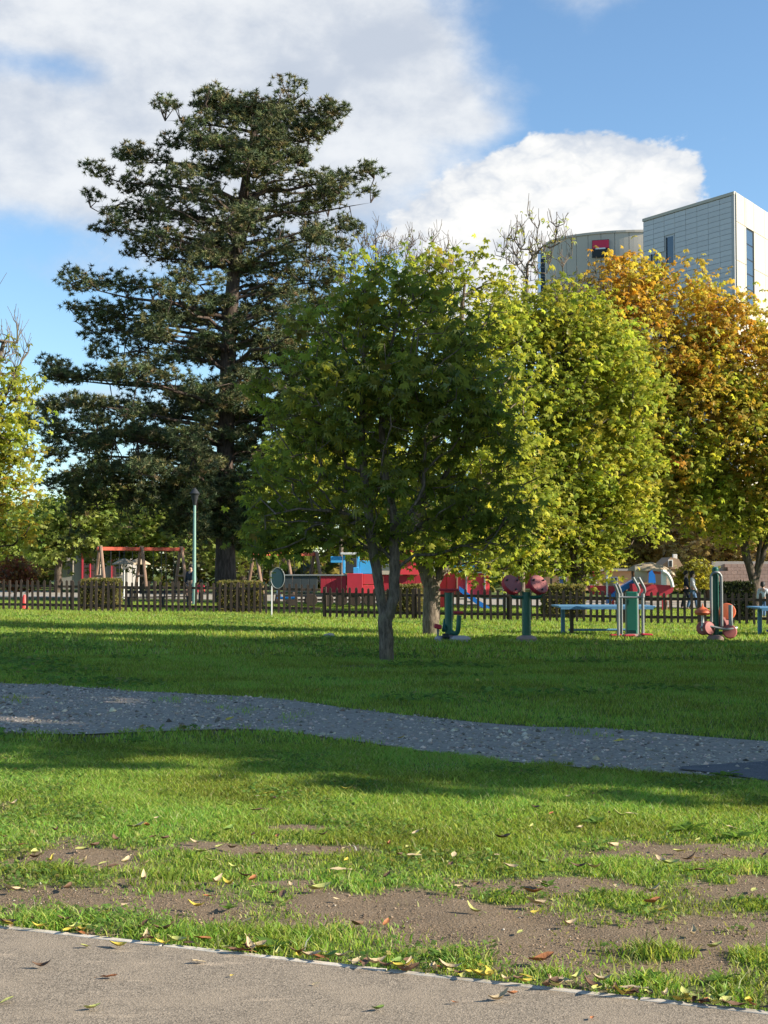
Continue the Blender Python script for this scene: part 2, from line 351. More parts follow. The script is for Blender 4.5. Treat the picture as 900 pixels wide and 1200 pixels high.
# gravel stones (uncountable)
def stones(name, xs, ys, size, cols, mat, dz=0.):
    n = len(xs); oc = np.array([[1, 0, 0], [-1, 0, 0], [0, 1, 0], [0, -1, 0], [0, 0, 1], [0, 0, -1]], float)
    fc = np.array([[0, 2, 4], [2, 1, 4], [1, 3, 4], [3, 0, 4], [2, 0, 5], [1, 2, 5], [3, 1, 5], [0, 3, 5]])
    V = oc[None]*G.uniform(.55, 1.2, (n, 6, 1)); V[:, :, 2] *= .62; V += G.normal(0, .12, V.shape)
    a = G.uniform(0, 6.28, n); ca, sa = np.cos(a)[:, None], np.sin(a)[:, None]
    V = V*size[:, None, None]; x = V[:, :, 0]*ca-V[:, :, 1]*sa; y = V[:, :, 0]*sa+V[:, :, 1]*ca
    V = np.stack([x+xs[:, None], y+ys[:, None], V[:, :, 2]+(gz(xs, ys)+size*.25+dz)[:, None]], -1)
    F = (fc[None]+np.arange(n)[:, None, None]*6).reshape(-1, 3)
    return link(name, mesh_np(name, V, F, np.repeat(cols, 6, 0)), mat)
STONE, t = newmat('stone_material'); c = t.n('ShaderNodeVertexColor', layer_name='Col').outputs[0]
p = t.n('ShaderNodeBsdfPrincipled', {'Base Color': c, 'Roughness': .85, 'Specular IOR Level': .3}); t.n('ShaderNodeOutputMaterial', {0: p.outputs[0]})
xs = G.uniform(-7.5, 8.5, 135000); ys = G.uniform(6.5, 23, 135000); k = inpoly(xs+.1*fn(xs, ys, 6), ys+.15*fn(xs, ys, 5, 3), GRAVEL) & (G.random(135000) < .62+.3*fn(xs, ys, 2.5, 4)) & ~((fn(xs, ys, 1.7, 17) > .62) & (fn(xs, ys, 7, 1) > .1))
xs, ys = xs[k][:42000], ys[k][:42000]
g = np.clip(G.lognormal(-.98, .55, (len(xs), 1)), .06, .7); cols = g*np.array([[1, .81, .62]])*(1+G.normal(0, .05, (len(xs), 3)))
tag(stones('gravel', xs, ys, np.clip(G.lognormal(-4.42, .42, len(xs)), .008, .045), cols, STONE), 'loose grey gravel stones covering the path across the lawn', 'gravel', kind='stuff')
# crumbs of earth and grit on bare soil
xs = G.uniform(-3.2, 3.2, 60000); ys = G.uniform(4.6, 9, 60000); k = (kerb_off(xs, ys) > .1) & (grassd(xs, ys) < .4); xs, ys = xs[k][:11000], ys[k][:11000]
g = G.uniform(.5, 1.5, (len(xs), 1))*np.array([[.25, .175, .115]]); pale = G.random(len(xs)) < .04; g[pale] = (.42, .37, .30)
tag(stones('soil_crumbs', xs, ys, np.clip(G.lognormal(-5.75, .42, len(xs)), .0015, .011), g, STONE, -.008), 'crumbs of earth and grit on the bare soil', 'soil', kind='stuff')

# ------------------------------------------------------------------ grass
def grass(name, xs, ys, h, wd, pal, segs, bend, label):
    n = len(xs); a = G.uniform(0, 6.28, n); ba = G.uniform(0, 6.28, n)
    dx, dy = np.cos(a)*wd, np.sin(a)*wd; bx, by = np.cos(ba)*h*bend, np.sin(ba)*h*bend; z = gz(xs, ys)-.012
    L = [];
    if segs == 2:
        for s, wv, hz, bb in ((-1, 1, 0, 0), (1, 1, 0, 0), (-1, .75, .55, .3), (1, .75, .55, .3), (0, 0, 1, 1)):
            L.append(np.stack([xs+s*dx*wv+bx*bb, ys+s*dy*wv+by*bb, z+h*hz*(1-.15*bb)], -1))
        f = np.array([[0, 1, 3], [0, 3, 2], [2, 3, 4]]); k = 5
    else:
        for s, hz, bb in ((-1, 0, 0), (1, 0, 0), (0, 1, 1)): L.append(np.stack([xs+s*dx+bx*bb, ys+s*dy+by*bb, z+h*hz], -1))
        f = np.array([[0, 1, 2]]); k = 3
    V = np.stack(L, 1); F = (f[None]+np.arange(n)[:, None, None]*k).reshape(-1, 3)
    return tag(link(name, mesh_np(name, V, F, np.repeat(pal, k, 0)), BLADE), label, 'grass', kind='stuff')
def gpal(n, x, y, dry=.12):
    c = np.array([[.225, .405, .07]])*np.exp(G.normal(0, .34, (n, 1)))*(1+G.normal(0, .10, (n, 3)))
    patch = np.clip(.5+.5*fn(x, y, 1.9, 7), 0, 1)[:, None]; c = c*(.66+.55*patch)*(.85+.3*np.clip(.5+.5*fn(x, y, 5.5, 15), 0, 1)[:, None]); c[:, 0] *= 1+.45*(1-patch[:, 0])
    d = G.random(n) < dry; c[d] = np.array([[.42, .37, .17]])*np.exp(G.normal(0, .3, (d.sum(), 1)))
    y2 = G.random(n) < .12; c[y2] = np.array([[.29, .34, .07]])*np.exp(G.normal(0, .2, (y2.sum(), 1)))
    return np.clip(c, .005, .5)
def scatter(y0, y1, n, margin=1.2, k=.30):
    ys = np.sqrt(G.uniform(y0*y0, y1*y1, n)); xs = G.uniform(-1, 1, n)*(ys*k+margin); return xs, ys
xs, ys = scatter(4.5, 12.5, 600000, 1.8); d = grassd(xs, ys); k = (G.random(len(xs)) < d**1.5) & (kerb_off(xs, ys) > .02); xs, ys, d = xs[k], ys[k], d[k]
tuft = blobs(xs, ys, TUFT)
h = (.013+.017*d+.014*np.clip(fn(xs, ys, 4, 11), 0, 1)+.024*tuft*(kerb_off(xs, ys) < 1.2))*np.exp(G.normal(0, .3, len(xs)))
grass('lawn_grass', xs, ys, np.clip(h, .012, .14), G.uniform(.002, .0046, len(xs)), gpal(len(xs), xs, ys, .06+.26*(1-d)), 2, .7, 'bright thin grass growing between the paths')
xs, ys = scatter(12.5, 25, 270000, 2.4); d = grassd(xs, ys); k = G.random(len(xs)) < d; xs, ys = xs[k], ys[k]
grass('mown_grass', xs, ys, G.uniform(.03, .065, len(xs)), G.uniform(.004, .009, len(xs)), gpal(len(xs), xs, ys, .05), 1, .5, 'short green mown grass of the shaded lawn')
# clover and small broad leaved ground weeds mixed into the turf
def clover(name, xs, ys, r, label):
    n = len(xs); rng = np.random.default_rng(44); tv, tf = t_fan(4, 1., .8, 4.6, .1)
    V, F = place(tv, tf, np.stack([xs, ys, gz(xs, ys)+r*.9+.004], -1), r, rng, .35)
    return tag(link(name, mesh_np(name, V, F, np.repeat(palette(n, [(.16, .27, .06), (.20, .30, .07), (.12, .20, .05), (.30, .28, .10)], [4, 3, 3, 1], rng), len(tv), 0)), BLADE), label, 'clover', kind='stuff')
xs, ys = scatter(4.6, 12, 85000, 1.8); k = (np.clip(fn(xs, ys, 2.7, 4)-.1+.5*blobs(xs, ys, TUFT), 0, 1) > G.random(85000)) & (grassd(xs, ys) > .25) & (kerb_off(xs, ys) > .05); xs, ys = xs[k], ys[k]
CLOV = (xs, ys)
xs, ys = scatter(12, 46, 90000); k = (np.clip(fn(xs, ys, .9, 4)-.25, 0, 1) > G.random(90000)) & (grassd(xs, ys) > .4); CLOV2 = (xs[k], ys[k])
xs, ys = scatter(25, 62, 260000, 2.5); keep = grassd(xs, ys) > .3; xs, ys = xs[keep], ys[keep]
grass('far_grass', xs, ys, G.uniform(.05, .11, len(xs)), G.uniform(.010, .022, len(xs)), gpal(len(xs), xs, ys, .10), 1, .5, 'green grass along the foot of the picket fence and beyond')

# ------------------------------------------------------------------ trees
def tubes_np(A, B, ra, rb, n=5):
    T = B-A; L = np.linalg.norm(T, axis=1, keepdims=True); T = T/np.maximum(L, 1e-6)
    up = np.where(np.abs(T[:, 2:3]) < .9, np.array([[0, 0, 1.]]), np.array([[1., 0, 0]]))
    u = np.cross(T, up); u /= np.linalg.norm(u, axis=1, keepdims=True); v = np.cross(T, u)
    q = 2*PI*np.arange(n)/n; c, s = np.cos(q)[None, :, None], np.sin(q)[None, :, None]
    ring = u[:, None]*c+v[:, None]*s
    V = np.concatenate([A[:, None]+ring*ra[:, None, None], (B+T*rb[:, None]*.3)[:, None]+ring*rb[:, None, None]], 1)
    k = np.arange(n); f = np.stack([k, (k+1) % n, n+(k+1) % n, n+k], -1)
    F = (f[None]+(np.arange(len(A))*2*n)[:, None, None]).reshape(-1, 4)
    return V.reshape(-1, 3), F
def skeleton(trunks, tips, rng, pf=.35, sag=.0, wob=.07):
    """trunks: list of polylines; tips joined one by one to the nearest branch, cheapest path first"""
    P = []; par = []; ln = []
    for pl in trunks:
        prev = -1
        for i, p in enumerate(pl):
            p = np.array(p, float)
            if i == 0 and len(P):           # fork: attach to the nearest node
                d = np.linalg.norm(np.array(P)-p, axis=1); prev = int(d.argmin())
            P.append(p); par.append(prev); ln.append(0 if prev < 0 else ln[prev]+np.linalg.norm(p-P[prev])); prev = len(P)-1
    ntr = len(P); cap = ntr+len(tips)*4+4
    A = np.zeros((cap, 3)); A[:ntr] = P; LN = np.zeros(cap); LN[:ntr] = ln; n = ntr
    d0 = np.min(np.linalg.norm(tips[:, None]-A[None, :ntr], axis=2), axis=1)
    tipn = []; att = np.ones(cap); att[:max(1, ntr//4)] = 3
    for j in np.argsort(d0):
        q = tips[j]; dv = np.linalg.norm(A[:n]-q, axis=1); dz = np.maximum(A[:n, 2]-q[2], 0)
        b = int((dv*att[:n]+pf*LN[:n]+.5*dz).argmin()); L = dv[b]; prev = b; seg = 3 if L > .5 else 1
        for k in range(1, seg+1):
            f = k/seg; p = A[b]*(1-f)+q*f
            if k < seg: p = p+rng.normal(0, wob, 3)*L; p[2] += (L*.10-sag*L)*4*f*(1-f)*.5
            A[n] = p; LN[n] = LN[prev]+np.linalg.norm(p-A[prev]); par.append(prev); prev = n; n += 1
        tipn.append(prev)
    par = np.array(par); A = A[:n]
    r = np.zeros(n); e = 2.2
    cnt = np.zeros(n); cnt[tipn] = 1
    for i in range(n-1, 0, -1):
        if cnt[i] == 0: cnt[i] = .6
        if par[i] >= 0 : cnt[par[i]] += cnt[i]
    return A, par, cnt, ntr
def limb_meshes(parent, A, par, cnt, ntr, rbase, rtip, mat, base, minr=0, n=5):
    r = rtip+(rbase-rtip)*((cnt-cnt.min())/(cnt[0]-cnt.min()+1e-6))**.5
    ii = np.where(par >= 0)[0]; tr = ii[ii < ntr]; br = ii[ii >= ntr]
    b = np.array(base)
    for nm, sel, k in (('trunk', tr, 10), ('branches', br, n)):
        if len(sel) == 0: continue
        ra, rb = r[par[sel]], r[sel]
        if nm == 'branches': ra = np.minimum(ra, rb*1.35)
        V, F = tubes_np(A[par[sel]]-b, A[sel]-b, ra, rb, k)
        o = link(nm, mesh_np(nm, V, F, None, True), mat, parent)
        if nm == 'branches': tag(o, kind='stuff')
# leaf templates: (verts Nx3 along +X with +Z up), faces tri
def t_leaflet(L, wd, fold=.25, droop=.2):
    return np.array([[0, 0, 0], [.45*L, wd/2, fold*wd], [.5*L, 0, -.02*L], [.45*L, -wd/2, fold*wd], [L, 0, -droop*L]]), np.array([[0, 1, 2], [0, 2, 3], [2, 1, 4], [3, 2, 4]])
def t_palm(nl, L, wd, spread=2.2, droop=.35):
    V = []; F = []
    for i in range(nl):
        a = (i/(nl-1)-.5)*spread; v, f = t_leaflet(L*(1-.35*abs(a)/spread), wd, .25, droop); c, s = math.cos(a), math.sin(a)
        F.append(f+len(V)*5); V.append(np.stack([v[:, 0]*c-v[:, 1]*s, v[:, 0]*s+v[:, 1]*c, v[:, 2]], -1))
    return np.concatenate(V), np.concatenate(F)
def t_fan(nl, L, wd, spread=3.2, droop=.3):
    V = []; F = []
    for i in range(nl):
        a = (i/(nl-1)-.5)*spread; l = L*(1-.35*abs(a)/spread); c, s_ = math.cos(a), math.sin(a); w2 = wd/2
        v = np.array([[0, 0, 0], [.55*l, w2, .05*l], [.55*l, -w2, .0], [l, 0, -droop*l]]); F.append(np.array([[0, 2, 1], [1, 2, 3]])+len(V)*4); V.append(np.stack([v[:, 0]*c-v[:, 1]*s_, v[:, 0]*s_+v[:, 1]*c, v[:, 2]], -1))
    return np.concatenate(V), np.concatenate(F)
def t_blade(L, wd): return np.array([[0, 0, 0], [.5*L, wd/2, .06*L], [.5*L, -wd/2, .02*L], [L, 0, -.1*L]]), np.array([[0, 2, 1], [1, 2, 3]])
def place(tv, tf, pos, scale, rng, tilt=.6, droop=0., yaw=None):
    n = len(pos); a = rng.uniform(0, 2*PI, n) if yaw is None else yaw; p = rng.normal(droop, tilt, n); ro = rng.normal(0, tilt, n)
    v = tv[None]*scale[:, None, None]
    y, z = v[..., 1], v[..., 2]; c, s = np.cos(ro)[:, None], np.sin(ro)[:, None]; y, z = y*c-z*s, y*s+z*c
    x = v[..., 0]; c, s = np.cos(p)[:, None], np.sin(p)[:, None]; x, z = x*c+z*s, -x*s+z*c
    c, s = np.cos(a)[:, None], np.sin(a)[:, None]; x, y = x*c-y*s, x*s+y*c
    V = np.stack([x, y, z], -1)+pos[:, None]; F = (tf[None]+(np.arange(n)*len(tv))[:, None, None]).reshape(-1, tf.shape[1])
    return V.reshape(-1, 3), F
def sample_blobs(bl, n, rng, shell=.30):
    vol = np.array([b[3]*b[4]*b[5] for b in bl])**.8; ids = rng.choice(len(bl), n, p=vol/vol.sum())
    d = rng.normal(0, 1, (n, 3)); d /= np.linalg.norm(d, axis=1, keepdims=True); r = rng.random(n)**shell
    b = np.array(bl)[ids]; return b[:, :3]+d*r[:, None]*b[:, 3:], ids
def wblobs(L, Y, dk=.85, jit=.25, rng=G):
    out = []
    for b in L:
        px, py, rx, ry = b[:4]; off = b[4] if len(b) > 4 else rng.uniform(-jit, jit)*rx*pxm(Y)
        c = at(px, py, Y+off); m_ = pxm(Y); out.append((c.x, c.y, c.z, rx*m_, rx*m_*dk, ry*m_))
    return out
def palette(n, cols, wts, rng, var=.18):
    i = rng.choice(len(cols), n, p=np.array(wts)/sum(wts)); return np.array(cols)[i]*np.exp(rng.normal(0, var, (n, 1)))*(1+rng.normal(0, .06, (n, 3)))
def leaf_cloud(tips, per, spread, rng):
    k = rng.poisson(per, len(tips)); p = np.repeat(tips, k, 0); return p+rng.normal(0, 1, p.shape)*np.array([spread, spread, spread*.75]), np.repeat(np.arange(len(tips)), k)
clover('clover', CLOV[0], CLOV[1], G.uniform(.008, .02, len(CLOV[0])), 'low clover and small broad leaves mixed into the near grass')
clover('lawn_weeds', CLOV2[0], CLOV2[1], G.uniform(.03, .06, len(CLOV2[0])), 'flat broad leaved weeds mottling the farther lawn')
def broadleaf(name, label, group, Y, base_px, trunks_px, blobs_px, ntips, per, tmpl, sz, spread, colfn, rbase, bark=BARK, seed=1, cat='tree', rtip=.008, droop=.3, dk=.85, base=None, shell=.3, pf=.35):
    rng = np.random.default_rng(seed)
    base = gp(base_px, Y) if base is None else base
    t = empty(name, base, label, cat, group)
    trunks = []
    for i, pl in enumerate(trunks_px):
        pts = [at(q[0], q[1], Y+(q[2] if len(q) > 2 else 0)) for q in pl]
        if i == 0: pts = [base-Vector((0, 0, .1))]+pts
        dense = []
        for a, b in zip(pts, pts[1:]):
            for k in range(3): dense.append(tuple(a.lerp(b, k/3)+Vector((R.gauss(0, .012), R.gauss(0, .012), 0))*(k > 0)*rbase*4))
        trunks.append(dense+[tuple(pts[-1])])
    bl = wblobs(blobs_px, Y, dk, rng=rng); tips, ids = sample_blobs(bl, ntips, rng, shell)
    bare = 'bare' in name
    g0 = float(gz(base.x, base.y))+.35; tips[:, 2] = np.maximum(tips[:, 2], g0+rng.uniform(0, .3, ntips))
    A, par, cnt, ntr = skeleton(trunks, tips, rng, pf, 0, .03 if bare else .07)
    if bare:        # fine upright twigs at the tips
        par = list(par); ex = []; c2 = list(cnt); n0 = len(A)
        for i in range(ntr, n0):
            for k in range(3):
                if rng.random() < .75:
                    d = np.array([rng.normal(0, .22), rng.normal(0, .22), rng.uniform(.35, 1.)])*rng.uniform(.35, .9); ex += [A[i]+d*.5+rng.normal(0, .02, 3), A[i]+d]; par += [i, n0+len(ex)-2]; c2 += [.62, .6]
        A = np.concatenate([A, np.array(ex)]); par = np.array(par); cnt = np.array(c2)
    limb_meshes(t, A, par, cnt, ntr, rbase, rtip, bark, base)
    pos, tid = leaf_cloud(tips, per, spread, rng)
    n = len(pos)
    if n == 0: return t, None, None
    tv, tf = tmpl
    V, F = place(tv, tf, pos-np.array(base), sz*rng.uniform(.65, 1.25, n), rng, .5, droop)
    zs = (pos[:, 2]-tips[:, 2].min())/(np.ptp(tips[:, 2])+1e-6)
    zt_ = (tips[:, 2]-tips[:, 2].min())/(np.ptp(tips[:, 2])+1e-6)
    c = (.5*colfn(n, zs, pos, rng)+.5*colfn(len(tips), zt_, tips, rng)[tid])*np.exp(rng.normal(0, .17, (len(tips), 1)))[tid]
    cr = link('crown', mesh_np('crown', V, F, np.repeat(np.clip(c, .004, .6), len(tv), 0)), LEAF, t); tag(cr, kind='stuff')
    return t, pos, rng
C_GREEN = [(.205, .24, .045), (.235, .27, .05), (.145, .19, .04), (.33, .32, .058)]
C_YG = [(.43, .43, .07), (.34, .38, .06), (.50, .45, .07), (.23, .29, .05), (.58, .47, .07)]
C_OR = [(.62, .37, .06), (.56, .43, .07), (.46, .40, .07), (.56, .27, .055), (.32, .31, .06)]
def col_main(n, z, p, rng): return palette(n, C_GREEN+[(.30, .24, .03), (.2, .09, .03)], [5, 4, 3, 1.2, .25, .12], rng, .2)
def col_yg(n, z, p, rng):
    c = palette(n, C_YG, [2.5, 5, 1.2, 4, .4], rng); return c
def col_or(n, z, p, rng):
    a = palette(n, C_OR, [4, 2, 2, 4, 1], rng); b = palette(n, C_YG, [3, 4, 1, 4, 1], rng)
    k = rng.random(n) < np.clip(-.08+1.15*z+.3*np.sin(p[:, 0]*1.7+p[:, 2]*1.1), 0, 1); return np.where(k[:, None], a, b)
def col_pale(n, z, p, rng): return palette(n, [(.34, .40, .11), (.26, .33, .085), (.44, .45, .14), (.18, .25, .06)], [3, 3, 1.5, 2], rng)
def col_brown(n, z, p, rng): return palette(n, [(.42, .30, .15), (.50, .38, .16), (.32, .25, .16), (.50, .44, .12)], [3, 2, 3, 1], rng)
def col_red(n, z, p, rng): return palette(n, [(.34, .09, .05), (.28, .12, .06), (.22, .17, .05)], [3, 2, 1], rng)
def col_left(n, z, p, rng):
    a = palette(n, C_YG+[(.40, .20, .03)], [2, 6, .6, 5, .2, .3], rng); b = palette(n, C_OR, [4, 3, 2, 2, 2], rng)
    k = rng.random(n) < np.clip(.5-2.2*np.abs(z-.22), 0, .4); return np.where(k[:, None], b, a)

# the shaded tree in the middle of the lawn, with two stems from a low fork
b0 = gnd(453, 774); YM = b0.y
PALM = t_fan(7, .135, .046, 3.6, .42)
t1, pos, rng = broadleaf('lawn_tree', 'dark green broadleaf tree in shade, forked low into two grey stems, alone on the lawn', None, YM, 453,
    [[(453, 750), (451, 728), (446, 700), (441, 665), (436, 636), (433, 610), (428, 570), (424, 520), (425, 460, .1), (427, 390, .2), (428, 335)],
     [(454, 726), (462, 700), (463, 668), (461, 640), (463, 610), (452, 560, -.2), (447, 500, -.3), (452, 430), (470, 360)],
     [(463, 615), (490, 590, .2), (520, 560, .3), (545, 520, .3)], [(434, 615), (400, 600, -.3), (350, 596, -.5), (310, 605, -.5)]],
    [(445, 345, 62, 36), (400, 400, 78, 52), (490, 400, 88, 50), (370, 470, 78, 62), (520, 470, 100, 62), (450, 480, 120, 80), (350, 560, 66, 60), (580, 520, 40, 38), (555, 590, 66, 44), (330, 620, 56, 34), (470, 590, 110, 46), (595, 612, 30, 24), (415, 625, 70, 20), (500, 345, 42, 26), (310, 640, 36, 18), (560, 640, 40, 12)],
    980, 5.4, PALM, 1.0, .15, col_main, .135, BARK, 5, rtip=.006, droop=.45, dk=.9, base=b0)
# the largest leaves in front, picked apart one by one
lm = []
for i in range(6):
    tv, tf = t_palm([5, 7, 7, 5, 7, 6][i], .15, .05, 3.4, .42+.04*i); rr = np.random.default_rng(i)
    cc = palette(1, C_GREEN, [5, 4, 3, 1], rr, .15); lm.append(mesh_np('leaf', tv+rr.normal(0, .006, tv.shape), tf, np.repeat(cc, len(tv), 0)))
    lm[-1].materials.append(LEAF)
fr = pos[np.argsort(pos[:, 1]+np.random.default_rng(3).normal(0, .35, len(pos)))[:260]]
for q in fr:
    o = link('leaf', R.choice(lm), None, t1); o.location = Vector(q)-Vector(b0)+Vector((R.gauss(0, .08), R.gauss(-.08, .08), R.gauss(0, .08))); o.rotation_euler = (R.gauss(0, .5), R.gauss(.5, .4), R.uniform(0, 6.28)); s_ = R.uniform(.8, 1.2); o.scale = (s_, s_, s_)

PALM5 = t_fan(5, .15, .07, 3.4, .35)
b0 = gnd(505, 744)
broadleaf('park_tree', 'yellow green tree with a thick mottled trunk just behind the forked lawn tree', None, b0.y, 505,
    [[(505, 720), (506, 690), (500, 672), (492, 648), (488, 610), (500, 540), (520, 460), (540, 380), (545, 330)], [(508, 690), (520, 665), (535, 640), (560, 600), (580, 540)]],
    [(545, 320, 48, 36), (500, 330, 40, 42), (560, 380, 60, 60), (440, 330, 44, 40), (470, 420, 120, 80), (590, 470, 60, 70), (420, 520, 110, 80), (570, 560, 90, 70), (560, 640, 84, 34), (480, 630, 70, 30), (350, 560, 60, 70), (610, 650, 34, 28), (330, 630, 40, 24)],
    760, 13, PALM5, .9, .24, col_yg, .22, BARK, 6, base=b0)
broadleaf('maple_tree', 'bright yellow green bushy tree with dark trunk behind the hedge and the blue table', None, 50.5, 679,
    [[(678, 700), (677, 670), (674, 640), (668, 590), (664, 520), (662, 440), (664, 370)], [(677, 672), (690, 640), (715, 590), (730, 540)], [(674, 640), (640, 590), (620, 540)]],
    [(655, 365, 60, 40), (700, 400, 52, 46), (620, 420, 60, 60), (690, 460, 76, 66), (610, 500, 66, 60), (690, 540, 86, 60), (620, 590, 86, 56), (710, 610, 62, 46), (660, 650, 70, 34), (600, 650, 44, 30), (735, 500, 42, 44), (590, 380, 40, 40), (738, 430, 36, 50), (748, 560, 30, 42)],
    900, 19, t_fan(5, .16, .095, 3.8, .3), 1.0, .36, col_yg, .27, BARKD, 7, rtip=.012)
broadleaf('chestnut_tree', 'large rounded tree turning orange and brown at the top, below the grey tower', None, 60.0, 884,
    [[(884, 690), (888, 660), (893, 610), (893, 540), (880, 460), (860, 390)], [(886, 692), (874, 650), (868, 615), (840, 560), (810, 480), (780, 400)], [(886, 680), (897, 640), (915, 590), (940, 500), (960, 430)], [(868, 612), (800, 600), (760, 560)]],
    [(715, 430, 60, 60), (735, 550, 50, 46), (725, 340, 58, 40), (780, 345, 66, 42), (690, 360, 40, 40), (840, 380, 56, 44), (760, 420, 100, 70), (860, 450, 90, 70), (800, 500, 110, 80), (890, 530, 90, 80), (800, 570, 76, 50), (870, 590, 70, 44), (960, 480, 90, 100), (905, 410, 36, 36), (990, 580, 90, 60), (845, 625, 40, 20), (730, 470, 50, 60), (920, 600, 50, 36)],
    1300, 22, t_fan(5, .17, .09, 3.6, .4), 1.15, .44, col_or, .23, BARKD, 8, rtip=.012)
# left edge
broadleaf('edge_tree', 'tree at the left edge with yellow green leaves turning orange low down', None, 38.0, -70,
    [[(-70, 660), (-68, 600), (-62, 520), (-55, 440), (-50, 380)], [(-66, 610), (-30, 540), (0, 480), (20, 430)]],
    [(-10, 455, 46, 50), (-40, 520, 80, 60), (12, 520, 34, 40), (10, 580, 38, 40), (-60, 600, 60, 50), (-20, 620, 60, 38), (-80, 450, 70, 70), (25, 470, 18, 30)],
    380, 12, t_fan(5, .15, .065, 3.4, .35), 1.0, .26, col_left, .2, BARKD, 9)
broadleaf('bare_twig_tree', 'nearly bare twigs rising behind the tree at the left edge', None, 41.0, -40,
    [[(-40, 650), (-38, 560), (-20, 480), (5, 400)], [(-22, 490), (20, 440), (36, 390)]],
    [(10, 380, 34, 40), (-20, 400, 50, 60), (30, 420, 20, 40), (-50, 450, 60, 60)], 130, 1.0, t_palm(3, .2, .08, 2, .3), 1.0, .1, col_yg, .14, BARKB, 10, rtip=.006)
# bare treetops in the middle
for (nm, lab, Y, bx, tr, bl, nt_, pr, sd) in [
    ('bare_tree', 'bare brown treetop of fine upright twigs between the yellow trees, left of the round building', 58, 612,
     [[(612, 640), (612, 540), (614, 440), (616, 370), (618, 310)], [(614, 450), (640, 380), (660, 320)], [(612, 540), (590, 440), (580, 340)]],
     [(622, 285, 36, 44), (598, 305, 26, 40), (652, 290, 22, 40), (640, 370, 60, 46), (590, 390, 50, 50), (690, 340, 30, 24)], 300, 1.0, 12),
    ('bare_tree', 'bare twiggy treetop beside the right flank of the big pine', 74, 400,
     [[(400, 640), (402, 520), (404, 430), (408, 360), (412, 310)], [(404, 440), (370, 360), (362, 310)], [(402, 480), (450, 380), (480, 310)], [(404, 420), (440, 340), (440, 280)]],
     [(410, 310, 60, 40), (375, 330, 30, 50), (480, 310, 46, 44), (440, 290, 24, 34), (520, 310, 30, 46), (360, 400, 40, 60)], 330, .35, 13)]:
    broadleaf(nm, lab, None, Y, bx, tr, bl, nt_, pr, t_palm(3, .2, .08, 2, .3), 1.0, .12, col_yg, .11, BARKB, sd, rtip=.010, pf=.12)
# background trees behind the playground
BACK = [('small pale green tree behind the swing at far left', 84, 68, [(75, 618, 58, 36), (60, 640, 40, 28), (110, 600, 46, 30)], 240, col_pale, 21),
        ('pale green leafy tree between the swing and the pine', 90, 165, [(150, 615, 60, 40), (185, 632, 46, 26), (130, 640, 40, 22), (200, 600, 40, 34)], 260, col_pale, 22),
        ('shadowy green tree directly behind the pine trunk', 84, 285, [(250, 590, 60, 60), (320, 590, 60, 60), (285, 640, 80, 28), (350, 540, 50, 60)], 330, col_pale, 23),
        ('yellow green tree behind the red and blue train', 88, 420, [(400, 600, 70, 50), (460, 610, 60, 40), (370, 640, 50, 28), (440, 540, 80, 50)], 320, col_yg, 24),
        ('yellow green tree far behind the blue climbing frame', 90, 560, [(540, 620, 60, 40), (600, 600, 60, 50), (560, 560, 80, 50)], 300, col_yg, 25),
        ('brown thin leaved tree far behind the toy boat', 86, 760, [(740, 620, 50, 40), (780, 625, 50, 40), (770, 590, 70, 40), (730, 650, 40, 22)], 360, col_brown, 26),
        ('brown thin leaved tree far behind the stone pillar and dark hedge', 82, 830, [(825, 625, 50, 46), (860, 640, 40, 40), (840, 600, 60, 30), (900, 620, 50, 50)], 360, col_brown, 27),
        ('dark tree far off at the left behind the fence', 95, 0, [(0, 610, 70, 40), (-30, 640, 70, 40), (30, 640, 50, 30)], 260, col_pale, 28)]
for lab, Y, bx, bl, nt_, cf, sd in BACK:
    broadleaf('background_tree', lab, 'trees behind the playground', Y, bx, [[(bx, 670), (bx+4, 640), (bx+2, 600)]], bl, nt_, 13 if cf is col_brown else 16, t_fan(5, .22, .11, 3.4, .3), 1.15, .34, cf, .22, BARKD, sd, rtip=.014)
broadleaf('bush', 'reddish bush behind the fence at far left', None, 66, 18, [[(18, 690), (17, 680)]], [(16, 672, 17, 20), (32, 678, 12, 14)], 90, 12, t_palm(3, .16, .1, 2, .3), 1, .2, col_red, .06, BARKD, 31, cat='bush')
broadleaf('bush', 'yellow bush behind the two walkers', None, 70, 817, [[(817, 690), (816, 680)]], [(818, 674, 20, 17), (800, 680, 12, 12)], 90, 12, t_palm(3, .16, .1, 2, .3), 1, .2, lambda n, z, p, rng: palette(n, [(.36, .32, .04), (.26, .25, .04)], [2, 2], rng), .06, BARKD, 32, cat='bush')

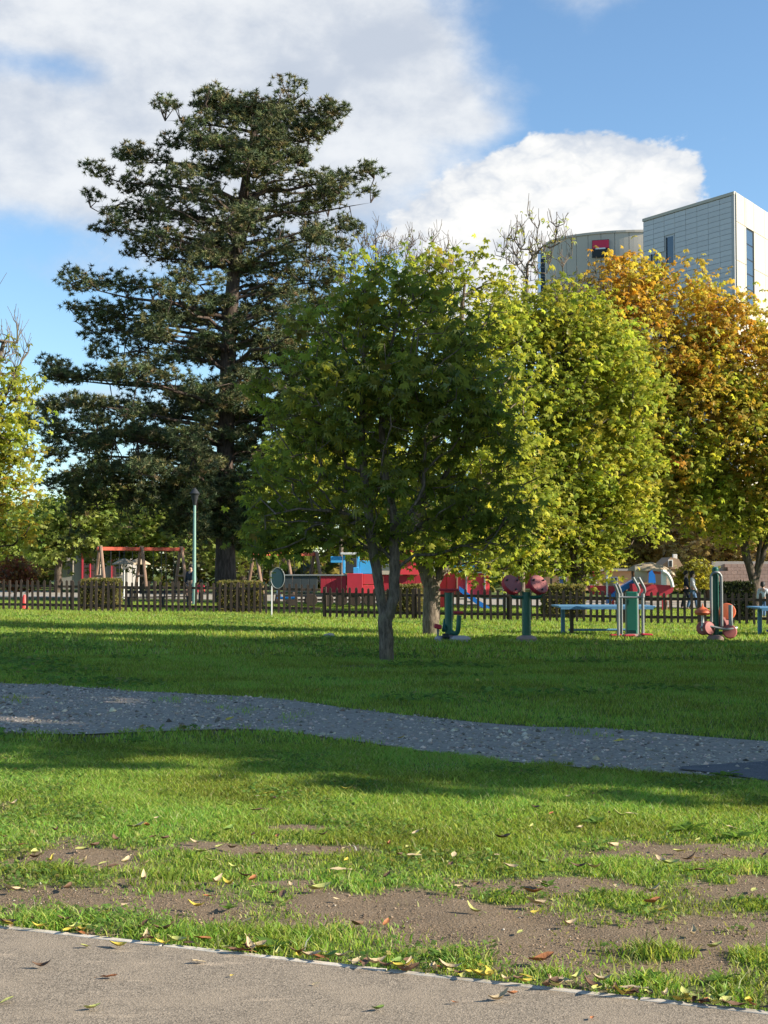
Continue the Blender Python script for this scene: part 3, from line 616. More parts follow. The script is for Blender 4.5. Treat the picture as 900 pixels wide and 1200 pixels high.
# the big pine
def pine():
    rng = np.random.default_rng(77); Y = 65.; base = gp(265, Y); b = np.array(base)
    t = empty('pine_tree', base, 'huge dark pine towering over the playground, with layered spreading boughs', 'pine tree')
    tp = [(265, 700), (264, 640), (263, 560), (266, 480), (268, 400), (274, 320), (284, 240), (291, 190), (300, 140), (300, 112)]
    def tx(py):
        ys = [q[1] for q in tp][::-1]; return float(np.interp(py, ys, [q[0] for q in tp][::-1]))
    rows = [(118, 250, 345), (128, 235, 396), (140, 192, 400), (162, 190, 376), (186, 150, 350), (208, 110, 440), (240, 104, 436), (268, 122, 420), (300, 150, 400), (330, 84, 400), (360, 80, 400), (386, 100, 400),
            (408, 112, 400), (440, 64, 380), (468, 52, 375), (492, 54, 370), (520, 60, 360), (548, 56, 350), (572, 84, 330), (596, 200, 330), (616, 228, 305)]
    tipsL = []; boughs = []
    for i, (py, xl, xr) in enumerate(rows):
        x0 = tx(py); nb = 8 if py > 140 else 7
        for j in range(nb):
            az_ = PI if j == 0 else (0 if j == 1 else rng.uniform(0, 2*PI))
            if j > 1: az_ = 2*PI*(j-1.5)/(nb-2)+rng.uniform(-.3, .3)+i*.9
            ca = math.cos(az_); ext = ((xr-x0) if ca > 0 else (x0-xl)); other = .5*((xr-x0)+(x0-xl))
            Lp = ext*abs(ca)+other*.62*abs(math.sin(az_)); Lp *= 1 if j < 2 else rng.uniform(.55, 1.02)
            L = max(Lp, 18)*pxm(Y); pz = py+rng.uniform(-12 if py > 172 else 0, 16)*(j > 1); pz = pz if math.sin(az_) > 0 else HORY-(HORY-pz)*(1+.75*math.sin(az_)*Lp*pxm(Y)/Y)
            if py > 535 and ca > .2: L *= .6
            z0 = at(x0, min(pz+.16*Lp, 640), Y); tip = at(x0, pz, Y)
            # bough rises from the trunk, then levels out
            droop = 0 if py < 430 else (py-430)/150*.10*L
            P = []
            for k in range(7):
                f = k/6; P.append((z0.x+ca*L*f, z0.y+math.sin(az_)*L*f, z0.z+(tip.z-z0.z)*(f**.6)-droop*f*f*1.2+rng.normal(0, .08)))
            P = np.array(P); boughs.append(P)
            ncl = max(2, int(L/1.05))
            for k in range(ncl+1):
                f = .97 if k == ncl else min((.12+.92*(k+rng.uniform(.3, .7))/ncl) if L > 3 else (.2+.85*(k+.5)/ncl), 1)
                if rng.random() < (.15 if py < 420 else .03): continue
                ii = f*6; a = int(min(ii, 5)); q = P[a]*(1-ii+a)+P[a+1]*(ii-a)
                wdt = (.35+.8*(1-abs(f-.6)))*min(L*.22, 1.1); side = rng.normal(0, .6)*wdt*(1 if f < .75 else .3)
                q = q+np.array([-math.sin(az_)*side, ca*side, rng.normal(.08, .30)+.25*max(0, f-.6)])
                rx = rng.uniform(.6, 1.1); m_ = rng.poisson((38 if py < 420 else 50)*rx)
                dd = rng.normal(0, 1, (m_, 3)); dd[:, 2] = np.where(dd[:, 2] < 0, dd[:, 2]*.7, dd[:, 2]); dd /= np.linalg.norm(dd, axis=1, keepdims=True); dd *= rng.random((m_, 1))**.4
                tipsL.append(q+dd*np.array([rx, rx, .44*rx+.06]))
                if py > 470 and ca < -.2 and rng.random() < .5:       # hanging foliage low on the left
                    m_ = rng.poisson(16); tipsL.append(q+rng.normal(0, 1, (m_, 3))*np.array([.40, .40, .45])-np.array([0, 0, rng.uniform(.4, 1.7)]))
    tips = np.concatenate(tipsL); n = len(tips)
    # trunk
    pts = [at(q[0], q[1], Y) for q in tp]; pts[0] = base-Vector((0, 0, .2)); m_ = MB(); rr = [.56, .46, .43, .40, .37, .32, .25, .18, .11, .04]
    m_.tube([p-base for p in pts], rr, 12); m_.build('trunk', BARKP, t, smooth=True)
    A = []; B = []; ra = []; rb = []
    for P in boughs:
        Lb = np.linalg.norm(P[-1]-P[0]); r0 = .03+.014*Lb
        for k in range(6): A.append(P[k]); B.append(P[k+1]); ra.append(r0*(1-k/6.1)); rb.append(r0*(1-(k+1)/6.1))
    allb = np.concatenate(boughs)
    # twigs from boughs to some tufts
    for q in tips[rng.random(n) < .12]:
        d = np.linalg.norm(allb-q, axis=1); j = int(d.argmin())
        if d[j] < 1.8: A.append(allb[j]); B.append(q); ra.append(.03); rb.append(.015)
    V, F = tubes_np(np.array(A)-b, np.array(B)-b, np.array(ra), np.array(rb), 6); link('boughs', mesh_np('boughs', V, F, None, True), BARKP, t)
    # needle tufts: bottle brushes of thin blades
    print('tufts', n); K = 24; pos = np.repeat(tips, K, 0); N = len(pos)
    d = rng.normal(0, 1, (N, 3)); d[:, 2] = d[:, 2]*.75+.38; d /= np.linalg.norm(d, axis=1, keepdims=True)
    s = np.cross(d, rng.normal(0, 1, (N, 3))); s /= np.linalg.norm(s, axis=1, keepdims=True)
    L = rng.uniform(.13, .29, (N, 1)); wd = .022
    V = np.stack([pos-s*wd*.4, pos+s*wd*.4, pos+d*L*.6+s*wd, pos+d*L], 1).reshape(-1, 3)-b
    V = np.stack([pos-s*wd, pos+s*wd, pos+d*L], 1).reshape(-1, 3)-b
    F = np.arange(N*3).reshape(-1, 3)
    c = palette(n, [(.082, .106, .054), (.11, .134, .063), (.185, .184, .08), (.23, .18, .085)], [4, 4, 3.2, .8], rng, .16); c = np.repeat(c, K, 0)*np.exp(rng.normal(0, .15, (N, 1)))
    cr = link('crown', mesh_np('crown', V, F, np.repeat(c, 3, 0)), NEEDLE, t); tag(cr, kind='stuff')
pine()

# trees just outside the frame on the right, whose shade lies over the lawn
for i, (x, y, r, h) in enumerate([(14.5, 11.2, 3.4, 15), (15.2, 15.4, 3.7, 17), (15.2, 19.6, 3.8, 18), (16, 23.6, 3.6, 18), (16.5, 26.6, 2.8, 10)]):
    rng = np.random.default_rng(90+i); base = Vector((x, y, float(gz(x, y))))
    t = empty('shade_tree', base, ['leafy tree in the row right of the lawn, nearest the asphalt path', 'second leafy tree of the row right of the lawn', 'middle leafy tree of the row right of the lawn', 'fourth leafy tree of the row right of the lawn', 'leafy tree in the row right of the lawn, nearest the fence'][i], 'tree', 'row of trees right of the lawn')
    bl = [(x, y, h*.62, r, r*1.2, h*.36), (x+.5, y-r*.45, h*.38, r*.8, r*.8, h*.26), (x-.3, y+r*.5, h*.40, r*.8, r*.8, h*.26), (x-1, y, h*.25, r*.8, r, h*.16), (x, y, h*.16, r*.7, r, h*.1)]
    tips, _ = sample_blobs(bl, 420, rng, .45); tips[:, 2] = np.maximum(tips[:, 2], .5)
    A, par, cnt, ntr = skeleton([[(x, y, base.z-.1), (x, y, 1.5), (x+.1, y, 3.5), (x, y+.1, 6), (x, y, h*.7)]], tips, rng)
    limb_meshes(t, A, par, cnt, ntr, .28, .012, BARKD, base)
    pos, tid = leaf_cloud(tips, 13, .36, rng); tv, tf = t_palm(5, .3, .2, 3.6, .3)
    V, F = place(tv, tf, pos-np.array(base), 1.2*rng.uniform(.7, 1.3, len(pos)), rng, .6, .3)
    tag(link('crown', mesh_np('crown', V, F, np.repeat(col_yg(len(pos), 0, pos, rng), len(tv), 0)), LEAF, t), kind='stuff')

# ------------------------------------------------------------------ paints and woods
M = dict(
    wood=plain('weathered_brown_wood', (.075, .056, .045), .85, .35, 7, .4, stretch=(1, 1, .15), spec=.15),
    woodl=plain('play_wood', (.27, .17, .12), .8, .3, 7, .3, stretch=(1, 1, .2), spec=.2),
    red=plain('red_paint', (.78, .06, .08), .5, .12, 3, .1, dirt=(.62, .08, .09)), redd=plain('dark_red_paint', (.46, .03, .05), .55, .2, 3, .1),
    seat=plain('faded_red_plastic', (.36, .10, .09), .6, .2, 8, .1), orange=plain('orange_red_plastic', (.62, .13, .05), .55, .2, 8, .1, dirt=(.5, .2, .1)), beam=plain('red_orange_beam', (.60, .10, .05), .5, .2, 4),
    green=plain('dark_green_metal', (.010, .105, .072), .35, .15, 5, .05, spec=.5), grey=plain('light_grey_metal', (.27, .28, .275), .4, .12, 8, .05, metal=.2),
    palegreen=plain('pale_green_paint', (.22, .36, .30), .5, .15, 4), dark=plain('dark_metal', (.03, .032, .035), .5, .2, 6),
    blue=plain('sky_blue_paint', (.07, .44, .85), .5, .12, 3, .1, dirt=(.16, .46, .75)), navy=plain('navy_paint', (.012, .045, .13), .5, .2, 3), tblue=plain('table_blue_paint', (.10, .24, .40), .45, .12, 5, .05), sblue=plain('slide_blue_plastic', (.02, .18, .62), .35, .1, 4, .02),
    white=plain('white_paint', (.74, .73, .70), .5, .08, 6, .05, dirt=(.5, .48, .44)), charcoal=plain('charcoal_panel', (.045, .055, .06), .6, .2, 4), teal=plain('dark_teal_panel', (.025, .06, .075), .4, .15, 4),
    beige=plain('beige_panel', (.55, .47, .37), .7, .15, 3), tan=plain('tan_thatch', (.40, .31, .21), .95, .3, 14, .5), pink=plain('pinkish_concrete', (.32, .22, .185), .9, .25, 14, .3), conc=plain('grey_concrete_foot', (.44, .38, .36), .9, .2, 14, .3),
    peach=plain('peach_plaster', (.60, .36, .20), .9, .12, 2), brick=plain('tan_stone', (.42, .28, .18), .9, .3, 5, .4), plast=plain('grey_plaster', (.33, .305, .28), .9, .15, 2), roof=plain('brown_roof', (.20, .12, .09), .9, .3, 5),
    skin=plain('skin', (.50, .30, .21), .5, .08, 10, .02), hair=plain('dark_hair', (.02, .014, .011), .6, .3, 30), jeans=plain('blue_denim', (.10, .17, .30), .9, .2, 20), jacket=plain('dark_navy_jacket', (.018, .022, .035), .8, .2, 12), pale=plain('pale_grey_jacket', (.55, .56, .58), .8, .12, 12), rcloth=plain('red_cloth', (.55, .04, .07), .8, .15, 12),
    cone=plain('red_cone_plastic', (.75, .07, .06), .5, .1, 5), rock=plain('pale_stone', (.55, .47, .40), .9, .25, 12, .5))
def rot(x=0, y=0, z=0):
    from mathutils import Euler
    return Euler((x, y, z))
# ------------------------------------------------------------------ picket fences
def fence(A, B, H, label, cat='fence', sp=.21):
    t = empty('picket_fence', A, label, cat); d = B-A; d.z = 0; L = d.length; d.normalize(); ang = math.atan2(d.y, d.x)
    pk = [MB().add([(-w/2, -.012, 0), (w/2, -.012, 0), (w/2, -.012, h-.05), (0.004, -.012, h), (-w/2, -.012, h-.05), (-w/2, .012, 0), (w/2, .012, 0), (w/2, .012, h-.05), (.004, .012, h), (-w/2, .012, h-.05)],
          [(0, 1, 2, 3, 4), (9, 8, 7, 6, 5), (0, 5, 6, 1), (1, 6, 7, 2), (2, 7, 8, 3), (3, 8, 9, 4), (4, 9, 5, 0)]).mesh('picket') for w, h in ((.082, H), (.075, H*.985), (.088, H*1.01))]
    n = int(L/sp)
    for i in range(n):
        s = i*sp+R.uniform(-.012, .012); q = A+d*s
        o = link('picket', R.choice(pk), M['wood'], t); o.location = (q.x-A.x+d.y*.045, q.y-A.y-d.x*.045, float(gz(q.x, q.y))-A.z-.02+R.uniform(-.015, .015)); o.rotation_euler = (R.gauss(0, .012), R.gauss(0, .012), ang)
    for z in (.22, H-.24):
        k = 0
        while k < L:
            e = min(k+3., L); a, b = A+d*k, A+d*(e-.006); a.z = float(gz(a.x, a.y)); b.z = float(gz(b.x, b.y)); c = (a+b)/2-A
            MB().box((c.x, c.y, c.z+z), ((b-a).length, .05, .085), rot(0, -math.asin((b.z-a.z)/max((b-a).length, .1)), ang), .006).build('rail', M['wood'], t); k += 3.
    k = 0
    while k <= L:
        q = A+d*k; MB().box((0, 0, H*.47), (.10, .10, H*.94+.1), rot(0, 0, ang), .008).build('post', M['wood'], t, (q.x-A.x-d.y*.085, q.y-A.y+d.x*.085, float(gz(q.x, q.y))-A.z)); k += 3.
fence(gnd(-110, 714), gnd(376, 720.5), 1.12, 'left run of brown wooden picket fence, in front of the swings')
fence(gnd(380, 724.5), gnd(1000, 735.5), 1.04, 'right run of brown wooden picket fence, behind the exercise machines')

# ------------------------------------------------------------------ clipped hedges
def hedge(x0, x1, ytop, Y, depth, label, cols):
    rng = np.random.default_rng(int(x0)); b = gp((x0+x1)/2, Y); a, c_ = at(x0, ytop, Y), at(x1, ytop, Y); w = c_.x-a.x; h = a.z-b.z
    n = 5200; f = rng.choice(5, n, p=[.34, .1, .2, .16, .2]); u, v = rng.random(n), rng.random(n); P = np.zeros((n, 3))
    P[:, 0] = (u-.5)*w; P[:, 1] = (v-.5)*depth; P[:, 2] = v*h
    k = f == 0; P[k, 1] = -depth/2; k = f == 1; P[k, 1] = depth/2
    k = f == 2; P[k, 0] = w/2; P[k, 1] = (u[k]-.5)*depth; k = f == 3; P[k, 0] = -w/2; P[k, 1] = (u[k]-.5)*depth
    k = f == 4; P[k, 2] = h
    P += rng.normal(0, .022, P.shape)
    tv, tf = t_blade(.075, .05); V, F = place(tv, tf, P, rng.uniform(.7, 1.4, n), rng, 1.0)
    col = np.repeat(palette(n, cols, [3, 3, 1], rng), len(tv), 0)
    o = empty('hedge', b, label, 'hedge', 'clipped box hedges along the fence')
    tag(link('foliage', mesh_np('foliage', V, F, col), LEAF, o), kind='stuff')
    cb = MB().box((0, 0, h*.49), (w*.95, depth*.95, h*.95), None, .04); link('branch_core', cb.mesh('branch_core'), M['wood'], o)
HC = [(.22, .20, .07), (.15, .15, .05), (.32, .25, .09)]
hedge(98, 141, 680, 50.5, .9, 'clipped box hedge leftmost along the fence, in front of the swings', HC)
hedge(258, 306, 682.5, 50.0, .9, 'clipped box hedge beside the pine trunk, left of the oval sign', HC)
hedge(463, 493, 687, 48.0, .8, 'narrow clipped hedge right of the forked tree stems', HC)
hedge(636, 682, 687, 47.0, .9, 'clipped hedge behind the left end of the blue table', HC)
hedge(845, 878, 684, 46.5, .8, 'dark clipped hedge behind the red round seats, by the chestnut stems', [(.035, .05, .02), (.03, .04, .018), (.06, .06, .02)])

# ------------------------------------------------------------------ outdoor exercise machines
def foot(m, c, r, h): m.lathe([(r, -.05), (r, h*.45), (r*.82, h*.8), (r*.5, h)], c, 14)
def curvy(pts, n=6):       # Catmull-Rom through points
    P = [Vector(p) for p in pts]; P = [P[0]*2-P[1]]+P+[P[-1]*2-P[-2]]; out = []
    for i in range(1, len(P)-2):
        for k in range(n):
            t_ = k/n; a, b, c, d = P[i-1:i+3]; out.append(.5*((2*b)+(c-a)*t_+(2*a-5*b+4*c-d)*t_*t_+(3*b-a-3*c+d)*t_**3))
    return out+[P[-2]]
EXG = 'outdoor exercise machines on the lawn'
# paired red wheels on a green post
b = gnd(617, 751); u = pxm(b.y)
t = empty('exercise_wheel_stand', b, 'green post exercise machine carrying two tilted red round discs', 'exercise machine', EXG)
MB().tube([(0, 0, 0), (0, 0, 57*u)], .105, 14).build('post', M['green'], t, smooth=True)
m_ = MB(); foot(m_, (0, 0, 0), .24, .13); m_.build('concrete_foot', M['pink'], t, smooth=True)
for s in (-1, 1):
    MB().tube(curvy([(0, 0, 51*u), (s*12*u, -.04, 51*u), (s*17*u, -.06, 53*u), (s*18*u, -.05, 60*u)]), .04, 10).build('arm', M['green'], t, smooth=True)
    c = Vector((s*15.5*u-.02, -.02, 66*u)); ro = rot(math.radians(58), 0, math.radians(33))
    d_ = MB().lathe([(.02, -.13), (.19, -.13), (.24, -.09), (.25, 0), (.245, .02), (.02, .02)], c, 24, ro).build('disc', M['redd'], t, smooth=True)
    MB().lathe([(.02, .02), (.238, .02), (.232, .035), (.02, .035)], c, 24, ro).build('disc_face', M['seat'], d_, smooth=True)
    Mr = ro.to_matrix()
    for a in (.5, 2.6, 4.7): MB().lathe([(.012, 0), (.022, 0), (.022, .05), (.012, .05)], c+Mr @ Vector((.17*math.cos(a), .17*math.sin(a), .03)), 8, ro).build('knob', M['dark'], d_)
# sit-up / leg press stand next to the thick trunk
b = gnd(526, 751); u = pxm(b.y)
t = empty('leg_press_stand', b, 'green exercise machine with flat red seat plates beside the thick mottled trunk', 'exercise machine', EXG)
MB().tube([(0, 0, 0), (0, 0, 57*u)], .09, 12).build('post', M['green'], t, smooth=True)
MB().tube(curvy([(0, 0, 13*u), (6*u, -.1, 9*u), (10*u, -.18, 12*u), (11.5*u, -.2, 30*u)]), .055, 10).build('lever_arm', M['green'], t, smooth=True)
MB().box((0, 0, 59.5*u), (23*u, .26, .05), None, .012).build('seat_plate', M['redd'], t); MB().box((0, 0, 57.5*u), (.2, .2, .04)).build('bracket', M['red'], t)
MB().box((10.5*u, -.2, 33.5*u), (11*u, .2, .055), None, .012).build('seat_plate', M['redd'], t)
MB().tube([(-6*u, -.1, 12*u), (-4*u, .1, 24*u), (0, 0, 26*u)], .05, 10).build('side_arm', M['green'], t, smooth=True)
MB().box((-13*u, -.15, 17*u), (9*u, .2, .1), rot(0, .2, 0), .02).build('pedal', M['redd'], t); MB().tube([(-13*u, -.15, 15*u), (-13*u, -.12, 5*u), (-2*u, 0, 4*u)], .03, 8).build('pedal_bar', M['grey'], t, smooth=True)
MB().box((-4*u, -.25, 6*u), (8*u, .24, .08), rot(.2, 0, 0), .02).build('pedal', M['dark'], t)
m_ = MB(); foot(m_, (0, 0, 0), .22, .14); m_.build('concrete_foot', M['pink'], t, smooth=True); m_ = MB(); foot(m_, (12*u, -.22, 0), .26, .13); m_.build('concrete_foot', M['conc'], t, smooth=True); m_ = MB(); foot(m_, (-11*u, -.1, 0), .12, .12); m_.build('concrete_foot', M['conc'], t, smooth=True)
# stepper with grey handrails
b = gnd(740, 747); u = pxm(b.y)
t = empty('stepper_machine', b, 'green box column exercise machine with bent grey handrails and red footplates', 'exercise machine', EXG)
MB().box((0, 0, 27*u), (13*u, .2, 53*u), None, .02).build('column', M['green'], t)
for s, x, y in ((-1, -17, -.22), (-1, -10, .2), (1, 8.5, .2), (1, 11.5, -.22)):
    top = 62 if x < 0 else 70; k = -5 if x in (-17, -10) else 5
    MB().tube(curvy([(x*u, y, .04), (x*u, y, 42*u), (x*u, y, 50*u), ((x+k*.4)*u, y-.05, 56*u), ((x+k*(1 if s < 0 else .7)-(0 if s < 0 else 9))*u if s > 0 else (x+k)*u, y-.12, top*u)]), .036, 10).build('handrail', M['grey'], t, smooth=True)
    MB().tube([(x*u, y-.0, 47*u), (x*u, y, 52*u)], .052, 10).build('joint_collar', M['grey'], t, smooth=True)
MB().tube([(-17*u, -.22, 47*u), (11.5*u, -.22, 47*u)], .028, 8).build('crossbar', M['grey'], t); MB().box((0, -.12, 6*u), (10*u, .06, 6*u), None, .01).build('pivot_box', M['green'], t)
for x, y in ((-6, -.42), (15, -.3), (-20, -.15)): MB().box((x*u, y, .07+.02*(x > 0)), (12*u, .2, .045), rot(0, .05*(1 if x > 0 else -1), .1), .012).build('footplate', M['redd'], t)
m_ = MB(); foot(m_, (0, -.1, 0), .27, .1); m_.build('concrete_foot', M['pink'], t, smooth=True)
# twister / riding post with orange seats
b = gnd(839, 751); u = pxm(b.y)
t = empty('twister_post', b, 'tall green post exercise machine with two orange red round seats', 'exercise machine', EXG)
MB().tube([(0, 0, 0), (0, 0, 84*u)], .075, 14).build('post', M['green'], t, smooth=True); MB().lathe([(.075, 0), (.07, .03), (.03, .05)], (0, 0, 84*u), 14).build('post_cap', M['green'], t, smooth=True)
MB().tube(curvy([(-6.2*u, -.1, 22*u), (-6.2*u, -.1, 68*u), (-5.2*u, -.1, 77*u), (0, -.13, 80*u), (4.6*u, -.1, 77*u), (5.8*u, -.1, 68*u), (5.8*u, -.1, 17*u)]), .034, 10).build('handrail', M['grey'], t, smooth=True)
def seat(cx, cy, cz, r, kind, t):
    m_ = MB().lathe([(.02, -.06), (r*.75, -.055), (r, 0), (r*.92, .05), (r*.55, .10), (r*.12, .15), (.01, .22 if kind else .13)], (cx, cy, cz), 20); return m_.build('seat', M['orange'], t, smooth=True)
seat(-16.5*u, -.1, 33*u, 9.5*u, 1, t); MB().tube([(-16.5*u, -.1, 12*u), (-16.5*u, -.1, 31*u)], .035, 10).build('seat_post', M['white'], t, smooth=True)
MB().lathe([(.02, -.05), (.19, -.05), (.21, 0), (.19, .05), (.02, .06)], (14.5*u, .1, 34*u), 20, rot(math.radians(78), 0, math.radians(-8))).build('seat_back', M['orange'], t, smooth=True)
MB().tube([(16.5*u, -.08, 12*u), (16.5*u, -.08, 42*u)], .052, 10).build('seat_post', M['grey'], t, smooth=True)
for x, y, z, rz in ((-10, -.14, 15, .5), (15, -.1, 11, -.1), (-14.5, 0, 15, -.4), (11, .05, 20, .3)):
    MB().lathe([(.02, -.06), (.15, -.05), (.175, 0), (.15, .05), (.02, .06)], (x*u, y, z*u), 18, rot(math.radians(80), 0, rz)).build('knee_pad', M['seat'], t, smooth=True)
MB().tube(curvy([(-20*u, -.15, 16*u), (-8*u, -.16, 17*u), (8*u, -.16, 14*u), (22*u, -.1, 15*u), (24*u, 0, 16*u)]), .03, 8).build('foot_bar', M['grey'], t, smooth=True); MB().tube([(0, 0, 9*u), (14*u, .03, 9*u)], .04, 8).build('lower_arm', M['green'], t)
m_ = MB(); foot(m_, (0, 0, 0), .22, .15); m_.build('concrete_foot', M['pink'], t, smooth=True)

# ------------------------------------------------------------------ blue tables
def table(b, L, label, rz):
    t = empty('table_tennis_table', b, label, 'table', 'blue outdoor tables', rz)
    MB().box((0, 0, .74), (L, 1.4, .045), None, .01).build('table_top', M['tblue'], t)
    MB().box((0, -.69, .70), (L-.1, .03, .05)).build('apron', M['tblue'], t)
    for s in (-1, 1):
        MB().box((s*(L/2-.38), -.35, .36), (.09, .09, .72), None, .01).build('leg', M['wood'], t); MB().box((s*(L/2-.26), .35, .36), (.10, .10, .72), None, .01).build('leg', M['tblue'], t)
    MB().tube([(-L/2+.35, 0, .13), (L/2-.35, 0, .13)], .03, 8).build('stretcher', M['tblue'], t)
b = gnd(706, 744); b.z = float(gz(b.x, b.y)); table(b, 2.45, 'blue outdoor table standing on the grass behind the stepper machine', .02)
b = gnd(932, 745); table(b, 2.2, 'blue outdoor table cut off by the right edge of the photo', -.02)

# pale stone on the lawn
m_ = MB(); bm = bmesh.new(); bmesh.ops.create_icosphere(bm, subdivisions=2, radius=1)
for v in bm.verts: v.co = Vector((v.co.x*.14, v.co.y*.10, max(v.co.z, -.3)*.075))*(1+.18*math.sin(v.co.x*5+v.co.y*4)+R.uniform(-.08, .08))
bm.verts.index_update(); m_.add([v.co for v in bm.verts], [[v.index for v in f.verts] for f in bm.faces]); b = gnd(386, 747)
tag(m_.build('stone', M['rock'], None, b+Vector((0, 0, .03)), True), 'pale flat stone lying on the lawn left of the forked tree', 'stone')

# ------------------------------------------------------------------ playground beyond the fence
def pbox(m, x0, y0, x1, y1, Y, dep, b, off=0): # box filling the pixel rectangle at depth Y, given real depth
    a, c = at(x0, y1, Y+off), at(x1, y0, Y+off); return m.box(((a.x+c.x)/2-b.x, Y+off+dep/2-b.y, (a.z+c.z)/2-b.z), (c.x-a.x, dep, c.z-a.z), None, .012)
# swings
def swing(label, b, rz, L, mat):
    t = empty('swing_set', b, label, 'swing', 'wooden swing sets in the playground', rz); H = 2.25
    bm_ = MB().box((0, 0, H), (L+.3, .13, .16), None, .015).build('beam', mat, t)
    for x in (-L/2, 0, L/2):
        for s in (-1, 1): MB().tube([(x, s*.72, -.05), (x, s*.06, H+.12)], .075, 8).build('leg', M['woodl'], t, smooth=True)
        MB().tube([(x, -.4, 1.05), (x, .4, 1.05)], .05, 8).build('brace', M['woodl'], t)
    for x in (-L*.32, -L*.16, L*.2, L*.36):
        for s in (-.2, .2): MB().tube([(x+s, 0, .52), (x+s, 0, H-.07)], .014, 5).build('chain', M['dark'], t)
        MB().box((x, 0, .5), (.46, .2, .05), None, .012).build('seat', M['dark'], t)
swing('wooden swing set with red beam behind the leftmost hedge', gp(166, 61)+Vector((0, 0, .15)), .6, 3.9, M['beam'])
swing('wooden swing set left of the red train, partly behind the oval sign', gp(335, 60), .75, 3.4, M['beam'])
# oval sign on a white post
b = gnd(318.5, 722.5); u = pxm(b.y); t = empty('oval_sign', b, 'dark oval sign on a thin white post at the fence', 'sign')
MB().tube([(0, -.1, -.05), (0, -.1, 36*u)], .024, 10).build('post', M['white'], t, smooth=True)
d_ = MB(); d_.lathe([(.01, 0), (1, 0), (1, .03), (.01, .03)], n=28); d_.v = [(x*.225+7*u, -z-.08, y*.345+45*u) for x, y, z in d_.v]; d_.build('disc', M['teal'], t)
d_ = MB(); d_.tube([(math.cos(k*PI/14)*.23+7*u, -.11, math.sin(k*PI/14)*.35+45*u) for k in range(29)], .014, 6, False); d_.build('rim', M['grey'], t, smooth=True)
MB().box((2*u, -.09, 40*u), (.18, .03, .05)).build('bracket', M['dark'], t)
# lamp post
Y = 58; b = gp(228, Y); t = empty('lamp_post', b, 'slim pale green lamp post with dark lantern left of the pine trunk', 'lamp post')
hz = at(228, 592, Y).z-b.z; MB().tube([(0, 0, -.1), (0, 0, 1.2), (0, 0, hz)], [.085, .075, .055], 12).build('pole', M['palegreen'], t, smooth=True)
MB().lathe([(.07, 0), (.09, .10), (.17, .42), (.20, .44), (.22, .50), (.10, .66), (.03, .74)], (0, 0, hz), 12).build('lantern', M['dark'], t, smooth=True); MB().lathe([(.11, 0), (.11, .05)], (0, 0, 0), 12).build('base_collar', M['palegreen'], t)
# red and blue play train
Y = 57.; b = gp(455, Y); t = empty('play_train', b, 'big red and blue wooden play train behind the fence', 'play train')
def planks(x0, x1, y0, y1, n, mat, off=0, dep=.06):
    for i in range(n):
        a = x0+(x1-x0)*i/n; c = x0+(x1-x0)*(i+1)/n; pbox(MB(), a+.12, y0, c-.12, y1, Y, dep, b, off).build('plank', mat, t)
planks(333, 372, 675, 694, 4, M['charcoal']); planks(375.5, 406, 675, 695, 5, M['redd']); planks(440, 514, 674, 692, 8, M['redd'], .1)
pbox(MB(), 330, 673.2, 407, 675, Y, .14, b, -.05).build('top_rail', M['grey'], t)
pbox(MB(), 406.5, 672, 425, 697, Y, .9, b, -.2).build('cab_panel', M['redd'], t)
pbox(MB(), 425.5, 673, 438.5, 685, Y, .5, b, -.15).build('red_box', M['red'], t); pbox(MB(), 425.5, 685.8, 438.5, 698, Y, .5, b, -.15).build('red_box', M['red'], t)
for x in (401.5, 418): pbox(MB(), x, 650, x+3, 672, Y, .12, b).build('cab_post', M['blue'], t)
pbox(MB(), 399, 647.5, 421, 650, Y, 1.2, b, -.1).build('cab_roof', M['white'], t); pbox(MB(), 405, 654, 418, 671.5, Y, .05, b, .5).build('cab_back', M['charcoal'], t)
pbox(MB(), 387.5, 652, 401, 659.5, Y, .08, b).build('blue_panel', M['blue'], t); pbox(MB(), 421.5, 657, 437, 672.5, Y, .1, b).build('blue_panel', M['blue'], t); pbox(MB(), 414, 665, 421, 672.5, Y, .1, b, -.05).build('blue_panel', M['blue'], t)
pbox(MB(), 447.5, 661, 466, 673.5, Y, .3, b).build('beige_panel', M['beige'], t); 
pbox(MB(), 467, 655, 491, 673.5, Y, .8, b, -.05).build('engine_body', M['red'], t)
a0, a1, a2 = at(463, 655, Y), at(496, 655, Y), at(480, 645, Y)
m_ = MB(); m_.add([(p.x-b.x, y, p.z-b.z) for y in (-.2, 1.) for p in (a0, a1, at(491, 645, Y), at(466, 645, Y))], [(0, 1, 2, 3), (7, 6, 5, 4), (0, 4, 5, 1), (1, 5, 6, 2), (2, 6, 7, 3), (3, 7, 4, 0)]); m_.build('engine_roof', M['redd'], t)
pbox(MB(), 332, 697, 440, 699.5, Y, .8, b).build('floor_beam', M['dark'], t); pbox(MB(), 332, 702, 500, 704, Y, .2, b, .3).build('floor_beam', M['dark'], t); pbox(MB(), 440, 692.5, 500, 695, Y, .6, b, .05).build('floor_beam', M['wood'], t)
for px in (342, 365, 384, 400, 416, 433, 455, 480):
    c = at(px, 703, Y); MB().lathe([(.02, -.05), (.24, -.05), (.26, -.03), (.26, .03), (.24, .05), (.02, .05)], (c.x-b.x, -.1, c.z-b.z), 18, rot(PI/2, 0, 0)).build('wheel', M['wood'], t, smooth=True)
